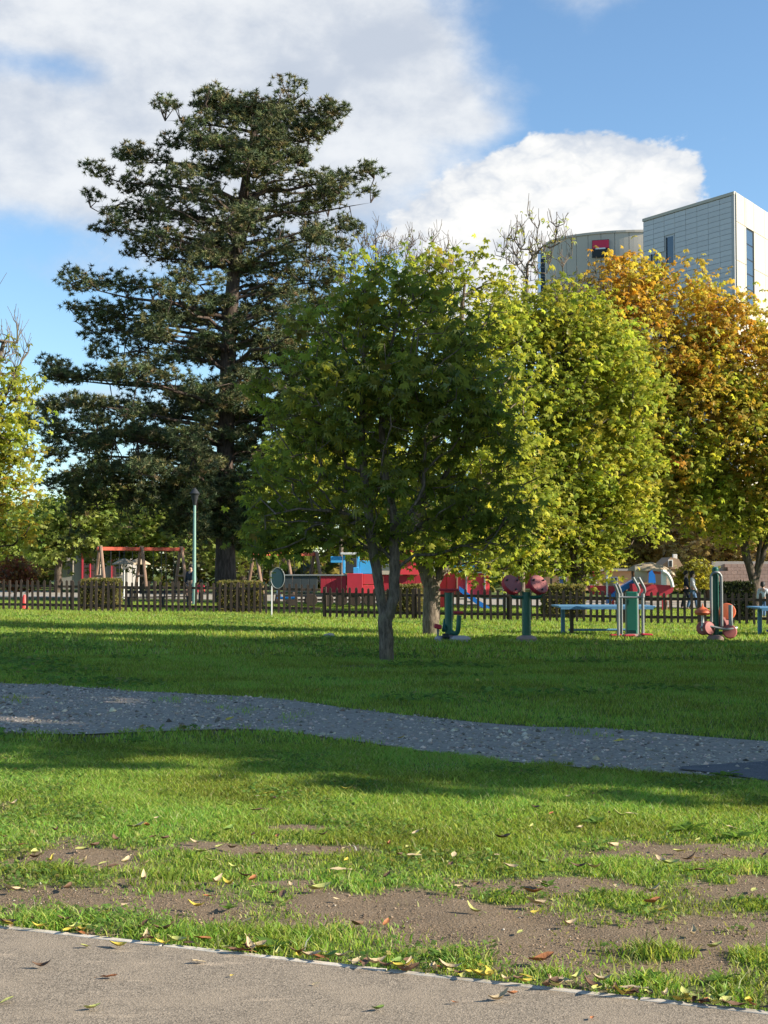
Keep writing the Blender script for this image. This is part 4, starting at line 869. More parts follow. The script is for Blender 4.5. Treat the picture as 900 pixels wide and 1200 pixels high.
# climbing tower with slide
Y = 58.; b = gp(550, Y); t = empty('climbing_tower', b, 'red and blue climbing tower with a blue slide behind the fence', 'climbing frame')
pbox(MB(), 515, 660, 523.5, 712, Y, .1, b).build('red_board', M['red'], t); planks(524, 573.5, 671.5, 698, 5, M['red'], -.05)
pbox(MB(), 522, 670.3, 575, 671.6, Y, .1, b, -.08).build('top_rail', M['white'], t)
pbox(MB(), 524, 650, 544, 670, Y, .06, b, .2).build('blue_panel', M['blue'], t); pbox(MB(), 544.5, 657, 556, 670, Y, .06, b, .25).build('blue_panel', M['blue'], t); pbox(MB(), 556.5, 656, 590, 670, Y, .06, b, .5).build('navy_panel', M['navy'], t); pbox(MB(), 544, 648, 578, 656, Y, .06, b, .4).build('blue_panel', M['blue'], t)
pbox(MB(), 549, 641.5, 566, 644.5, Y, 1.3, b).build('roof', M['white'], t); pbox(MB(), 552, 645, 561, 652, Y, .06, b, .1).build('red_sign', M['redd'], t)
for px, y0 in ((535.5, 645), (546.5, 650), (568, 648), (590, 655), (593, 675)): pbox(MB(), px-.9, y0, px+.9, 715, Y, .09, b, -.15).build('post', M['grey' if px != 535.5 else 'woodl'], t)
q = [at(x, y, Y-.4)-b for x, y in ((538, 690), (550, 699), (563, 708), (578, 717), (592, 718.5))]
for s in (0, .5):
    m_ = MB(); m_.add([(p.x, p.y+s+dy, p.z+dz) for p in q for dy, dz in ((0, -.10), (.05, -.10), (.05, .12), (0, .12))], [(i*4+k, i*4+(k+1) % 4, i*4+4+(k+1) % 4, i*4+4+k) for i in range(4) for k in range(4)]+[(0, 1, 2, 3), (19, 18, 17, 16)]); m_.build('slide_side', M['sblue'], t)
m_ = MB(); m_.add([(p.x, p.y+dy, p.z+dz) for p in q for dy, dz in ((.05, -.06), (.5, -.06), (.5, -.02), (.05, -.02))], [(i*4+k, i*4+(k+1) % 4, i*4+4+(k+1) % 4, i*4+4+k) for i in range(4) for k in range(4)]+[(0, 1, 2, 3), (19, 18, 17, 16)]); m_.build('slide_bed', M['sblue'], t)
for i in range(5): c = at(541+i*7, 702+i*3.4, Y); MB().box((c.x-b.x, .3, c.z-b.z), (.26, .5, .05)).build('step', M['beige'], t)
# far blue play roof seen through the leaves
Y = 64.; b = gp(628, Y); t = empty('play_shelter', b, 'light blue roofed play shelter glimpsed through the yellow green leaves', 'play shelter')
pbox(MB(), 604, 649.5, 648, 655, Y, 1.6, b).build('roof', M['blue'], t); pbox(MB(), 614, 640, 634, 649, Y, .1, b, .3).build('navy_panel', M['navy'], t); 
for px in (606, 646): pbox(MB(), px-1.2, 655, px+1.2, 706, Y, .12, b, .1).build('post', M['woodl'], t)
pbox(MB(), 606, 672, 634, 690, Y, .06, b, .2).build('red_panel', M['redd'], t)
# toy boat with thatched canopy
Y = 58.; b = gp(764, Y); t = empty('play_boat', b, 'toy boat with dark red hull, white arch and blue fin under a tan canopy', 'play boat')
hp = [(741, 684), (790, 686), (788, 694), (780, 698), (750, 698), (742, 696)]
m_ = MB(); P0 = [at(x, y, Y)-b for x, y in hp]; n = len(hp); m_.add([(p.x, dy, p.z) for dy in (0, 1.3) for p in P0], [tuple(range(n))[::-1], tuple(range(n, 2*n))]+[(k, (k+1) % n, n+(k+1) % n, n+k) for k in range(n)]); m_.build('hull', M['redd'], t)
m_ = MB().tube(curvy([(at(x, y, Y)-b)+Vector((0, -.05, 0)) for x, y in ((776, 669), (782, 673), (786, 680), (788, 688))]), .075, 8); m_.build('white_arch', M['white'], t, smooth=True)
pbox(MB(), 775, 668, 781, 686, Y, .08, b).build('white_panel', M['white'], t); pbox(MB(), 781, 675, 786, 687, Y, .08, b, .1).build('beige_panel', M['beige'], t); pbox(MB(), 744, 664, 759, 682.5, Y, .1, b, .3).build('cabin_panel', M['beige'], t)
m_ = MB(); P0 = [at(x, y, Y)-b for x, y in ((759.5, 683), (768, 683), (767, 674), (763.5, 668), (760, 671))]; n = 5; m_.add([(p.x, dy, p.z) for dy in (-.1, 0.0) for p in P0], [tuple(range(n)), tuple(range(n, 2*n))[::-1]]+[(k, n+k, n+(k+1) % n, (k+1) % n) for k in range(n)]); m_.build('blue_fin', M['sblue'], t)
m_ = MB(); c = at(768, 669, Y)-b; prof = [(1.05, 0), (1.0, .12), (.75, .28), (.4, .38), (.02, .42)]; m_.lathe(prof, (0, 0, 0), 16); m_.v = [(x+c.x, y*.7+c.y+.8, z*.9+c.z-.2*max(x, 0)) for x, y, z in m_.v]; m_.build('canopy', M['tan'], t, smooth=True)
for x, y in ((-.75, .4), (.7, .4), (-.75, 1.2), (.7, 1.2)): MB().tube([(c.x+x, y, 0), (c.x+x, y, c.z-.2*max(x, 0))], .05, 6).build('canopy_post', M['woodl'], t)
pbox(MB(), 776, 698, 780, 716, Y, .12, b, .2).build('pedestal', M['red'], t); pbox(MB(), 748, 698, 752, 716, Y, .12, b, .2).build('pedestal', M['woodl'], t)
Y = 59.; b = gp(704, Y); t = empty('play_boat', b, 'small dark red play boat with tan sail boards and a blue slide', 'play boat')
m_ = MB(); P0 = [at(x, y, Y)-b for x, y in ((691, 686), (722, 687), (719, 698), (695, 697))]; n = 4; m_.add([(p.x, dy, p.z) for dy in (0, .9) for p in P0], [(3, 2, 1, 0), (4, 5, 6, 7)]+[(k, (k+1) % n, n+(k+1) % n, n+k) for k in range(n)]); m_.build('hull', M['redd'], t)
for L_ in (((692, 686), (702, 680), (696, 672), (693, 678)), ((706, 686), (721, 687), (712, 674))):
    P0 = [at(x, y, Y)-b for x, y in L_]; n = len(L_); m_ = MB(); m_.add([(p.x, dy, p.z) for dy in (0.1, .18) for p in P0], [tuple(range(n)), tuple(range(n, 2*n))[::-1]]+[(k, n+k, n+(k+1) % n, (k+1) % n) for k in range(n)]); m_.build('sail_board', M['tan'], t)
pbox(MB(), 710.5, 665, 712.5, 700, Y, .08, b, -.1).build('mast', M['white'], t); pbox(MB(), 693, 664, 698.5, 675.5, Y, .05, b, .05).build('red_flag', M['red'], t); pbox(MB(), 713, 665, 717, 673, Y, .05, b, -.1).build('red_flag', M['red'], t)
q = [at(x, y, Y-.3)-b for x, y in ((742, 683), (730, 690), (720, 698), (712, 704))]
m_ = MB(); m_.add([(p.x, p.y+dy, p.z+dz) for p in q for dy, dz in ((0, -.14), (.5, -.14), (.5, .14), (0, .14))], [(i*4+k, i*4+4+k, i*4+4+(k+1) % 4, i*4+(k+1) % 4) for i in range(3) for k in range(4)]+[(3, 2, 1, 0), (12, 13, 14, 15)]); m_.build('slide', M['sblue'], t)
pbox(MB(), 691, 697, 694, 712, Y, .1, b).build('pedestal', M['red'], t); pbox(MB(), 717, 698, 720, 712, Y, .1, b).build('pedestal', M['red'], t)
# benches just beyond the fence
def bench(px, Y, label, w=1.7, rz=0.):
    b = gp(px, Y); t = empty('park_bench', b, label, 'bench', None, rz)
    for z, y in ((.42, -.14), (.42, 0), (.42, .14)): MB().box((0, y, z), (w, .11, .04), None, .006).build('seat_slat', M['wood'], t)
    for z in (.62, .78): MB().box((0, .24+(z-.6)*.2, z), (w, .035, .11), rot(-.15), .006).build('back_slat', M['wood'], t)
    for s in (-1, 1):
        MB().box((s*w*.4, 0, .2), (.06, .36, .42), None, .006).build('leg', M['dark'], t); MB().box((s*w*.4, .25, .6), (.05, .04, .44), rot(-.15)).build('back_support', M['dark'], t)
bench(172, 54, 'dark slatted bench beyond the fence under the left swing'); bench(205, 55.5, 'dark slatted bench beyond the fence near the lamp post', 1.4)
# cone
b = gnd(9, 716)+Vector((0, 2.2, 0)); t = empty('traffic_cone', b, 'small red cone behind the fence at the left edge', 'cone')
MB().lathe([(.155, .03), (.12, .18), (.05, .5), (.03, .53)], (0, 0, 0), 16).build('cone_body', M['cone'], t, smooth=True); MB().box((0, 0, .015), (.36, .36, .03), None, .008).build('base', M['cone'], t)
# stone pillar / leaning trunk prop on the right, low walls
Y = 72.; b = gp(790, Y); t = empty('garden_house', b, 'tan stone hut with white chimney behind the toy boat', 'hut')
pbox(MB(), 776, 664, 800, 690, Y, 2, b).build('wall', M['brick'], t)
m_ = MB(); P0 = [at(x, y, Y-.1)-b for x, y in ((773, 665), (803, 668), (795, 655), (786, 653))]; n = 4; m_.add([(p.x, dy, p.z) for dy in (-.15, 2.2) for p in P0], [(0, 1, 2, 3), (7, 6, 5, 4)]+[(k, n+k, n+(k+1) % n, (k+1) % n) for k in range(n)]); rf = m_.build('roof', M['brick'], t)
pbox(MB(), 789, 649.5, 793.5, 655, Y, .22, b, .2).build('chimney', M['white'], rf); wn = pbox(MB(), 783, 656, 788.5, 664.5, Y, .06, b, -.2).build('window', M['white'], t); pbox(MB(), 784.3, 657, 787.6, 664, Y, .03, b, -.24).build('pane', M['dark'], wn)
Y = 78.; b = gp(745, Y); t = empty('low_building', b, 'low peach coloured building strip behind the play boats', 'building')
pbox(MB(), 640, 669, 806, 692, Y, 4, b).build('wall', M['peach'], t); pbox(MB(), 636, 666.5, 810, 669.2, Y, 4.6, b, -.3).build('roof', M['plast'], t)
for px in (655, 690, 715, 740, 765): wn = pbox(MB(), px, 676, px+9, 686, Y, .08, b, -.05).build('window', M['white'], t); pbox(MB(), px+1, 677, px+8, 685, Y, .03, b, -.09).build('pane', M['navy'], wn)
Y = 97.; b = gp(112, Y); t = empty('low_building', b, 'low grey building with dark red pillars behind the far left swing', 'building')
pbox(MB(), 72, 618, 150, 696, Y, 4, b).build('wall', M['plast'], t); pbox(MB(), 68, 614, 154, 618.3, Y, 5, b, -.4).build('roof', M['roof'], t)
for px in (95, 104, 129): pbox(MB(), px, 618.5, px+2.6, 696, Y, .14, b, -.15).build('pillar', M['redd'], t)
for px in (78, 110, 135): wn = pbox(MB(), px, 656, px+8, 674, Y, .1, b, -.06).build('window', M['beige'], t); pbox(MB(), px+.8, 657, px+7.2, 673, Y, .03, b, -.10).build('pane', M['dark'], wn)
Y = 74.; b = gp(850, Y); t = empty('garden_wall', b, 'pinkish brick wall behind the chestnut stems', 'wall')
for r_ in range(7):
    for c_ in range(10):
        a = at(838+c_*7.2+(r_ % 2)*3.4, 688-r_*4.2, Y); MB().box((a.x-b.x, 0, a.z-b.z), (7.0*pxm(Y), .25, 4.0*pxm(Y)), None, .008).build('stone', M['pink'], t) if not (r_ > 4 and c_ < 2) else None
pbox(MB(), 835, 658, 908, 700, Y, .18, b, .13).build('mortar_core', M['plast'], t)

# pale parasols far behind the swings, and a small blue toy seat
for px, Y, lab in ((146, 70, 'pale straw parasol behind the wooden swing, left of the other parasol'), (163, 71, 'pale straw parasol behind the wooden swing, nearer the lamp post')):
    b = gp(px, Y); t = empty('parasol', b, lab, 'parasol', 'straw parasols behind the swings'); z = at(px, 661, Y).z-b.z
    MB().tube([(0, 0, -.05), (0, 0, z+.1)], .035, 8).build('pole', M['white'], t, smooth=True); MB().lathe([(.62, -.02), (.60, .03), (.3, .2), (.03, .30)], (0, 0, z), 12).build('canopy', M['tan'], t)
b = gp(336, 54); t = empty('spring_rider', b, 'small blue and white toy seat on a spring behind the oval sign', 'play seat')
MB().tube([(.09*math.cos(k*.9), .09*math.sin(k*.9), .02+k*.016) for k in range(22)], .014, 5).build('spring', M['dark'], t, smooth=True); MB().box((0, 0, .45), (.75, .26, .10), None, .03).build('seat', M['blue'], t); MB().box((-.3, 0, .62), (.14, .07, .30), rot(0, -.3, 0), .02).build('head_board', M['white'], t); MB().tube([(-.22, -.22, .64), (-.22, .22, .64)], .02, 8).build('handle', M['redd'], t)

# ------------------------------------------------------------------ people
def skin_mesh(name, pts, edges, rad, mat, parent, sub=1):
    me = bpy.data.meshes.new(name); me.from_pydata(pts, edges, []); o = link(name, me, mat, parent)
    md = o.modifiers.new('skin', 'SKIN'); me.skin_vertices.new() if not me.skin_vertices else None
    for v, r in zip(me.skin_vertices[0].data, rad): v.radius = (r if hasattr(r, '__len__') else (r, r))
    me.skin_vertices[0].data[0].use_root = True; md.use_smooth_shade = True
    s = o.modifiers.new('sub', 'SUBSURF'); s.levels = s.render_levels = sub
    return o
def person(b, h, rz, label, top, legs, stride=.22, bag=None, hairlong=False, arm=.1):
    k = h/1.75; t = empty('person', b, label, 'person', None, rz)
    def S_(L): return [tuple(x*k for x in p) for p in L]
    J = [(0, 0, .95), (0, .01, 1.15), (0, .02, 1.38), (0, 0, 1.50), (0, -.02, 1.58), (0, -.03, 1.66)]
    E = [(0, 1), (1, 2), (2, 3), (3, 4), (4, 5)]; Rd = [(.15, .11), (.14, .10), (.16, .11), .055, .085, .09]
    def chain(start, P, rr):
        pr = start
        for p, r in zip(P, rr): J.append(p); Rd.append(r); E.append((pr, len(J)-1)); pr = len(J)-1
        return pr
    arms = []
    for s in (-1, 1):
        sw = s*stride
        chain(0, [(s*.09, 0, .88), (s*.10, -sw*.6, .50), (s*.10, -sw*1.0+.04, .09), (s*.11, -sw-.13, .04)], [.085, .06, .042, .038])
        A_ = [(s*.19, .01, 1.40), (s*.24, sw*.4+.02, 1.12), (s*.25, sw*.7-.06, .88)]; w_ = chain(2, A_, [.055, .042, .032]); arms.append(A_)
        pal = chain(w_, [(s*.255, sw*.75-.08, .80)], [(.036, .018)])
        for f in range(4): chain(pal, [(s*(.255), sw*.8-.12+f*.022, .75-.01*abs(f-1.5)), (s*.245, sw*.8-.12+f*.022, .715-.012*abs(f-1.5))], [.010, .008])
        chain(w_, [(s*.225, sw*.75-.12, .825), (s*.215, sw*.75-.13, .79)], [.012, .009])
    sc = lambda r: tuple(x*k for x in r) if hasattr(r, '__len__') else r*k
    skin_mesh('body', S_(J), E, [sc(r) for r in Rd], M['skin'], t)
    for x in (-.033, .033): MB().lathe([(.004, 0), (.012, .003), (.004, .01)], (x*k, -.115*k, 1.675*k), 6, rot(PI/2)).build('eye', M['hair'], t)
    hd = MB(); hd.lathe([(.04, -.10 if not hairlong else -.22), (.098, -.05), (.108, .02), (.09, .075), (.05, .105), (.01, .112)], (0, .018*k, 1.67*k), 14); hd.v = [((x)*k**.5, y+(.02 if z < 1.66*k else 0), z) for x, y, z in hd.v]; hd.build('hair', M['hair'], t, smooth=True)
    TJ = [(0, .01, .98), (0, .01, 1.16), (0, .02, 1.40), (0, .0, 1.49)]; TE = [(0, 1), (1, 2), (2, 3)]; TR = [(.185, .14), (.17, .125), (.175, .125), (.085, .08)]
    for A_ in arms:
        p0 = 2
        for p, r in zip(A_, (.078, .062, .05)): TJ.append(p); TR.append(r); TE.append((p0, len(TJ)-1)); p0 = len(TJ)-1
    skin_mesh('jacket', S_(TJ), TE, [sc(r) for r in TR], top, t)
    LJ = [(0, .0, .98)]; LE = []; LR = [(.165, .125)]
    for s in (-1, 1):
        sw = s*stride; p0 = 0
        for p, r in zip([(s*.09, 0, .86), (s*.10, -sw*.6, .50), (s*.10, -sw+.04, .10)], (.105, .08, .065)): LJ.append(p); LR.append(r); LE.append((p0, len(LJ)-1)); p0 = len(LJ)-1
        MB().box((s*.105*k, (-sw-.04)*k, .045*k), (.10*k, .27*k, .09*k), None, .03).build('shoe', M['dark'], t, smooth=True)
    skin_mesh('trousers', S_(LJ), LE, [sc(r) for r in LR], legs, t)
    if bag is not None: MB().box((0, .19*k, 1.24*k), (.30*k, .16*k, .42*k), None, .05).build('backpack', bag, t, smooth=True)
person(gp(811, 60), 1.70, math.radians(70), 'person in a pale grey jacket and blue jeans walking behind the fence', M['pale'], M['jeans'], .2, None, True)
person(gp(803.5, 61), 1.72, math.radians(75), 'person in dark clothes walking beside the one in pale jacket', M['jacket'], M['jacket'], .18)
person(gp(224, 60), 1.72, math.radians(-30), 'person in a dark navy jacket standing at the lamp post', M['jacket'], M['jacket'], .08)
person(gp(236, 59.5), 1.05, math.radians(20), 'child in a red top beside the lamp post', M['rcloth'], M['jacket'], .06)
person(gp(893, 50), 1.30, math.radians(150), 'child in pale top and blue jeans behind the fence at the right edge', M['pale'], M['jeans'], .15)

# ------------------------------------------------------------------ far belt of trees and the office buildings
rng = np.random.default_rng(501); n = 26000
xs = rng.uniform(-95, 95, n); ys = rng.uniform(104, 124, n); hmax = 6.0+2.2*np.sin(xs*.21)+1.6*np.sin(xs*.53+1)+1.0*np.sin(xs*1.3)
P = np.stack([xs, ys, gz(xs, ys)+hmax*rng.random(n)**.75], -1); tv, tf = t_palm(3, .5, .36, 3., .3)
V, F = place(tv, tf, P, rng.uniform(.8, 1.6, n), rng, .7)
tag(link('far_wood', mesh_np('far_wood', V, F, np.repeat(palette(n, [(.11, .13, .04), (.18, .17, .05), (.20, .15, .07), (.07, .09, .03)], [3, 3, 2, 2], rng), len(tv), 0)), LEAF), 'far wood of green and brown trees closing the view behind the playground', 'wood', kind='stuff')

PANEL = plain('grey_facade_panel', (.56, .55, .55), .6, .07, 1.5, .05, dirt=(.35, .35, .36)); JOINT = plain('facade_joint', (.42, .415, .41), .8, .1, 2)
CREAM = plain('cream_facade_panel', (.46, .41, .33), .6, .05, 1.2, .05, dirt=(.5, .45, .38)); DRUM = plain('beige_drum_panel', (.50, .44, .36), .6, .05, 1.2, .05)
GLASS = plain('dark_window_glass', (.03, .05, .075), .08, .1, 2, 0, spec=.9); SRED = plain('sign_red', (.62, .02, .07), .4, .05, 2, 0); SBLK = plain('sign_black', (.012, .012, .014), .4, .05, 2, 0); SWHT = plain('sign_white', (.8, .8, .8), .4, .03, 2, 0)
def plane_frame(A, B):   # wall from A to B (outer normal to the left of the viewer's side)
    d = Vector((B.x-A.x, B.y-A.y, 0)); L = d.length; d.normalize(); nrm = Vector((d.y, -d.x, 0)); return d, nrm, L, math.atan2(d.y, d.x)
Yc = 130.; C0 = at(861, 225, Yc); zt = C0.z; C1 = Vector((at(755, 257, 140).x, 140.3, 0)); C2 = Vector((at(905, 252, 139).x+1.5, 141.2, 0)); Cb = C1+(C2-Vector((C0.x, C0.y, 0)))
b = Vector((C0.x, C0.y, float(gz(C0.x, C0.y)))); H = zt-b.z
t = empty('office_tower', b, 'tall angular grey tower with a pale lit right side above the orange tree', 'office tower')
loc = lambda p: (p.x-b.x, p.y-b.y)
MB().prism([loc(C0), (C2.x-b.x, C2.y-b.y), loc(Cb), loc(C1)], -1, H-.05).build('wall', JOINT, t)
d, nr, L, ang = plane_frame(C1, C0); o0 = C1-b
def on(o0, d, nr, s, z, off): return (o0.x+d.x*s+nr.x*off, o0.y+d.y*s+nr.y*off, z)
winL = [(L*(1-.272), 1.15, H-7.6, H-4.6), (L*(1-.865), 1.0, H-9.5, H-6.9), (L*(1-.95), .55, H-9.5, H-7.2), (L*(1-.36), 2.0, H-14.4, H-10.4), (L*.24, 1.0, H-16, H-12)]
winL = [(L*.265, .95, H-5.3, H-2.6), (L*.09, .95, H-5.9, H-3.9), (L*.02, .35, H-5.9, H-4.1), (L*.66, 2.0, H-12.6, H-9.0), (L*.25, 1.0, H-12, H-9)]
nc = 8; pw = (L-.35)/nc; ph = .52; pm = MB().box((0, 0, 0), (pw-.035, .08, ph-.03)).mesh('panel')
for r_ in range(32):
    for c_ in range(nc):
        s_ = (c_+.5)*pw; z = H-.30-(r_+.5)*ph
        if any(abs(s_-(ws+ww/2)) < (pw+ww)/2-.25 and z0-.1 < z < z1+.1 for ws, ww, z0, z1 in winL): continue
        o = link('panel', pm, PANEL, t); o.location = on(o0, d, nr, s_, z, .045+R.uniform(0, .01)); o.rotation_euler.z = ang
MB().box(on(o0, d, nr, L/2, H*.5-9, .04), (L, .1, H-17.4), rot(0, 0, ang)).build('lower_wall', PANEL, t)
for ws, ww, z0, z1 in winL:
    f = MB()
    cw = on(o0, d, nr, ws+ww/2, (z0+z1)/2, .03); f.box(cw, (pw*max(1, round(ww/pw))-.02 if ww > 1.2 else ww+.25, .05, z1-z0+.3), rot(0, 0, ang)); wn = f.build('window', PANEL, t)
    MB().box(on(o0, d, nr, ws+ww/2, (z0+z1)/2, .045), (ww, .06, z1-z0), rot(0, 0, ang)).build('pane', GLASS, wn)
    MB().box(on(o0, d, nr, ws+.05, (z0+z1)/2, .08), (.12, .1, z1-z0), rot(0, 0, ang)).build('frame', SBLK, wn)
MB().box(on(o0, d, nr, L/2, H-.11, .02), (L+.1, .3, .30), rot(0, 0, ang)).build('coping', CREAM, t)
MB().box(on(o0, d, nr, L-.16, H/2, .06), (.36, .14, H), rot(0, 0, ang)).build('corner_strip', JOINT, t)
A2 = Vector((C0.x, C0.y, 0)); d, nr, L, ang = plane_frame(A2, C2); o0 = A2-b
wx0, wx1, wz1, wz0 = L*.20, L*.36, H-2.9, H-10.3
cols = [(.0, L*.17), (L*.17+.02, wx0-.02), (wx1+.02, L*.60), (L*.60, L*.80), (L*.80, L)]
for c0, c1 in cols:
    for z1, z0 in ((H-.02, H-2.85), (H-2.87, H-6.6), (H-6.62, H-10.3), (H-10.32, H-14), (H-14.02, H-18), (H-18.02, H-24), (H-24.02, 0)):
        w_ = c1-c0
        if w_ > .12: MB().box(on(o0, d, nr, (c0+c1)/2, (z0+z1)/2, .07), (w_-.05, .14, z1-z0-.03), rot(0, 0, ang)).build('panel', CREAM, t)
for z1, z0 in ((H-.02, wz1+.05), (wz0-.05, 0)): MB().box(on(o0, d, nr, (wx0+wx1)/2, (z0+z1)/2, .07), (wx1-wx0-.01, .14, z1-z0), rot(0, 0, ang)).build('panel', CREAM, t)
wn = MB().box(on(o0, d, nr, (wx0+wx1)/2, (wz0+wz1)/2, .015), (wx1-wx0, .03, wz1-wz0), rot(0, 0, ang)).build('window', SBLK, t)
for k in range(5):
    z0 = wz0+(wz1-wz0)*k/5; z1 = wz0+(wz1-wz0)*(k+1)/5-.14
    MB().box(on(o0, d, nr, (wx0+wx1)/2, (z0+z1)/2, .035), ((wx1-wx0)*.8, .04, z1-z0), rot(0, 0, ang)).build('pane', GLASS, wn)
# roof slope: a thin parapet wedge falling to the right
# round office building
cx, cy, rx, ry = 29.0, 158.0, 10.2, 7.0; zt = at(752, 272, 151).z; b = Vector((cx, cy, float(gz(cx, cy)))); H = zt-b.z
t = empty('round_office', b, 'curved beige office block with red and black square emblem, left of the grey tower', 'office block')
poly = [((rx-.12)*math.cos(a), (ry-.12)*math.sin(a)) for a in np.linspace(0, 2*PI, 48, endpoint=False)]
MB().prism(poly, -1, H-.1).build('wall', JOINT, t)
na = 20; rowsz = [(H, H-4.3), (H-4.36, H-8.6), (H-8.66, H-13), (H-13.06, 0)]
for k in range(na):
    a0 = PI+PI*k/na; a1 = PI+PI*(k+1)/na-.006
    for z1, z0 in rowsz:
        m_ = MB(); pts = [(rx*math.cos(a), ry*math.sin(a)) for a in np.linspace(a0, a1, 4)]+[((rx-.2)*math.cos(a), (ry-.2)*math.sin(a)) for a in np.linspace(a1, a0, 4)]
        m_.prism(pts, z0, z1).build('panel', DRUM, t)
MB().prism([((rx+.12)*math.cos(a), (ry+.12)*math.sin(a)) for a in np.linspace(0, 2*PI, 64, endpoint=False)], H, H+.25).build('coping', DRUM, t)
g = MB(); a_, c_ = at(634, 290, 162), at(650, 290, 162)
gb = MB().box(((a_.x+c_.x)/2-b.x, 6, (a_.z-b.z)/2), (c_.x-a_.x, 3, a_.z-b.z)).build('stair_tower', GLASS, t)
for k in range(8): MB().box(((a_.x+c_.x)/2-b.x, 4.47, a_.z-b.z-.1-k*1.1), (c_.x-a_.x+.04, .1, .12)).build('glazing_bar', M['grey'], gb)
# emblem: red over black square with a thin white bar
uu = pxm(151); a_ = at(704.5, 290, 151.0); phi = math.asin(min(1, max(-1, (a_.x-cx)/rx)));
yy = cy-ry*math.cos(phi)-.32; sl_ = math.atan2(ry*math.sin(phi), rx*math.cos(phi))
e = empty('emblem_sign', Vector((a_.x, yy, a_.z)), 'square emblem, red upper half, black lower half, white bar, on the round block', 'sign', None, sl_*.8)
w_ = 19*uu; MB().box((0, .05, 0), (w_+.1, .06, w_*1.05+.1)).build('back_plate', SBLK, e); MB().box((0, 0, w_*.27), (w_, .08, w_*.50)).build('red_panel', SRED, e); MB().box((0, 0, -w_*.27), (w_, .08, w_*.50)).build('black_panel', SBLK, e); MB().box((0, -.035, 0), (w_*.62, .05, w_*.085)).build('white_bar', SWHT, e)

# ------------------------------------------------------------------ fallen leaves and weeds
LC = [('yellow', (.52, .40, .06)), ('yellow green', (.42, .42, .13)), ('tan', (.50, .38, .22)), ('rusty brown', (.38, .15, .06)), ('dark brown', (.15, .085, .05)), ('green', (.16, .24, .05))]
LMAT = [plain(n_.replace(' ', '_')+'_fallen_leaf', c, .6, .3, 30, .3, dirt=tuple(x*.55 for x in c), spec=.25) for n_, c in LC]
def leafmesh(L, wd, curl, twist, seed):
    rr = np.random.default_rng(seed); V = []; F = []
    n = 6
    for i in range(n):
        f = i/(n-1); hw = wd/2*max(.06, math.sin(PI*min(1, f*.93+.05))**.8)
        x = (f-.5)*L; z = curl*L*((2*f-1)**2)*.35; tw = twist*(f-.5)
        for j in (-1, 0, 1):
            yy = j*hw; zz = z+abs(j)*hw*(.35+curl*.6)+rr.normal(0, .0015); V.append((x, yy*math.cos(tw)-(zz-z)*math.sin(tw), zz+yy*math.sin(tw)+.004))
    for i in range(n-1):
        for j in range(2): a = i*3+j; F.append((a, a+3, a+4, a+1))
    V += [(-.5*L-.03, .004, curl*L*.4), (-.5*L-.03, -.001, curl*L*.4+.003)]; F.append((1, len(V)-2, len(V)-1))
    me = bpy.data.meshes.new('fallen_leaf'); me.from_pydata(V, [], F); me.polygons.foreach_set('use_smooth', np.ones(len(F), bool)); me.update(); return me
LM = {}
for ci in range(6):
    for v in range(4): me = leafmesh([.085, .10, .075, .095][v], [.034, .042, .036, .028][v], [.15, .6, .35, .9][v], [.4, 1.1, -.8, .2][v], ci*7+v); me.materials.append(LMAT[ci]); LM[ci, v] = me
def leaf(p, ci, v, rz, label, group=None, tilt=.15, sc=1., lift=0.):
    o = link('fallen_leaf', LM[ci, v], None); o.location = (p.x, p.y, float(gz(p.x, p.y))+.004+lift); o.rotation_euler = (R.gauss(0, tilt), R.gauss(0, tilt), rz); o.scale = (sc, sc, sc); return tag(o, label, 'leaf', group)
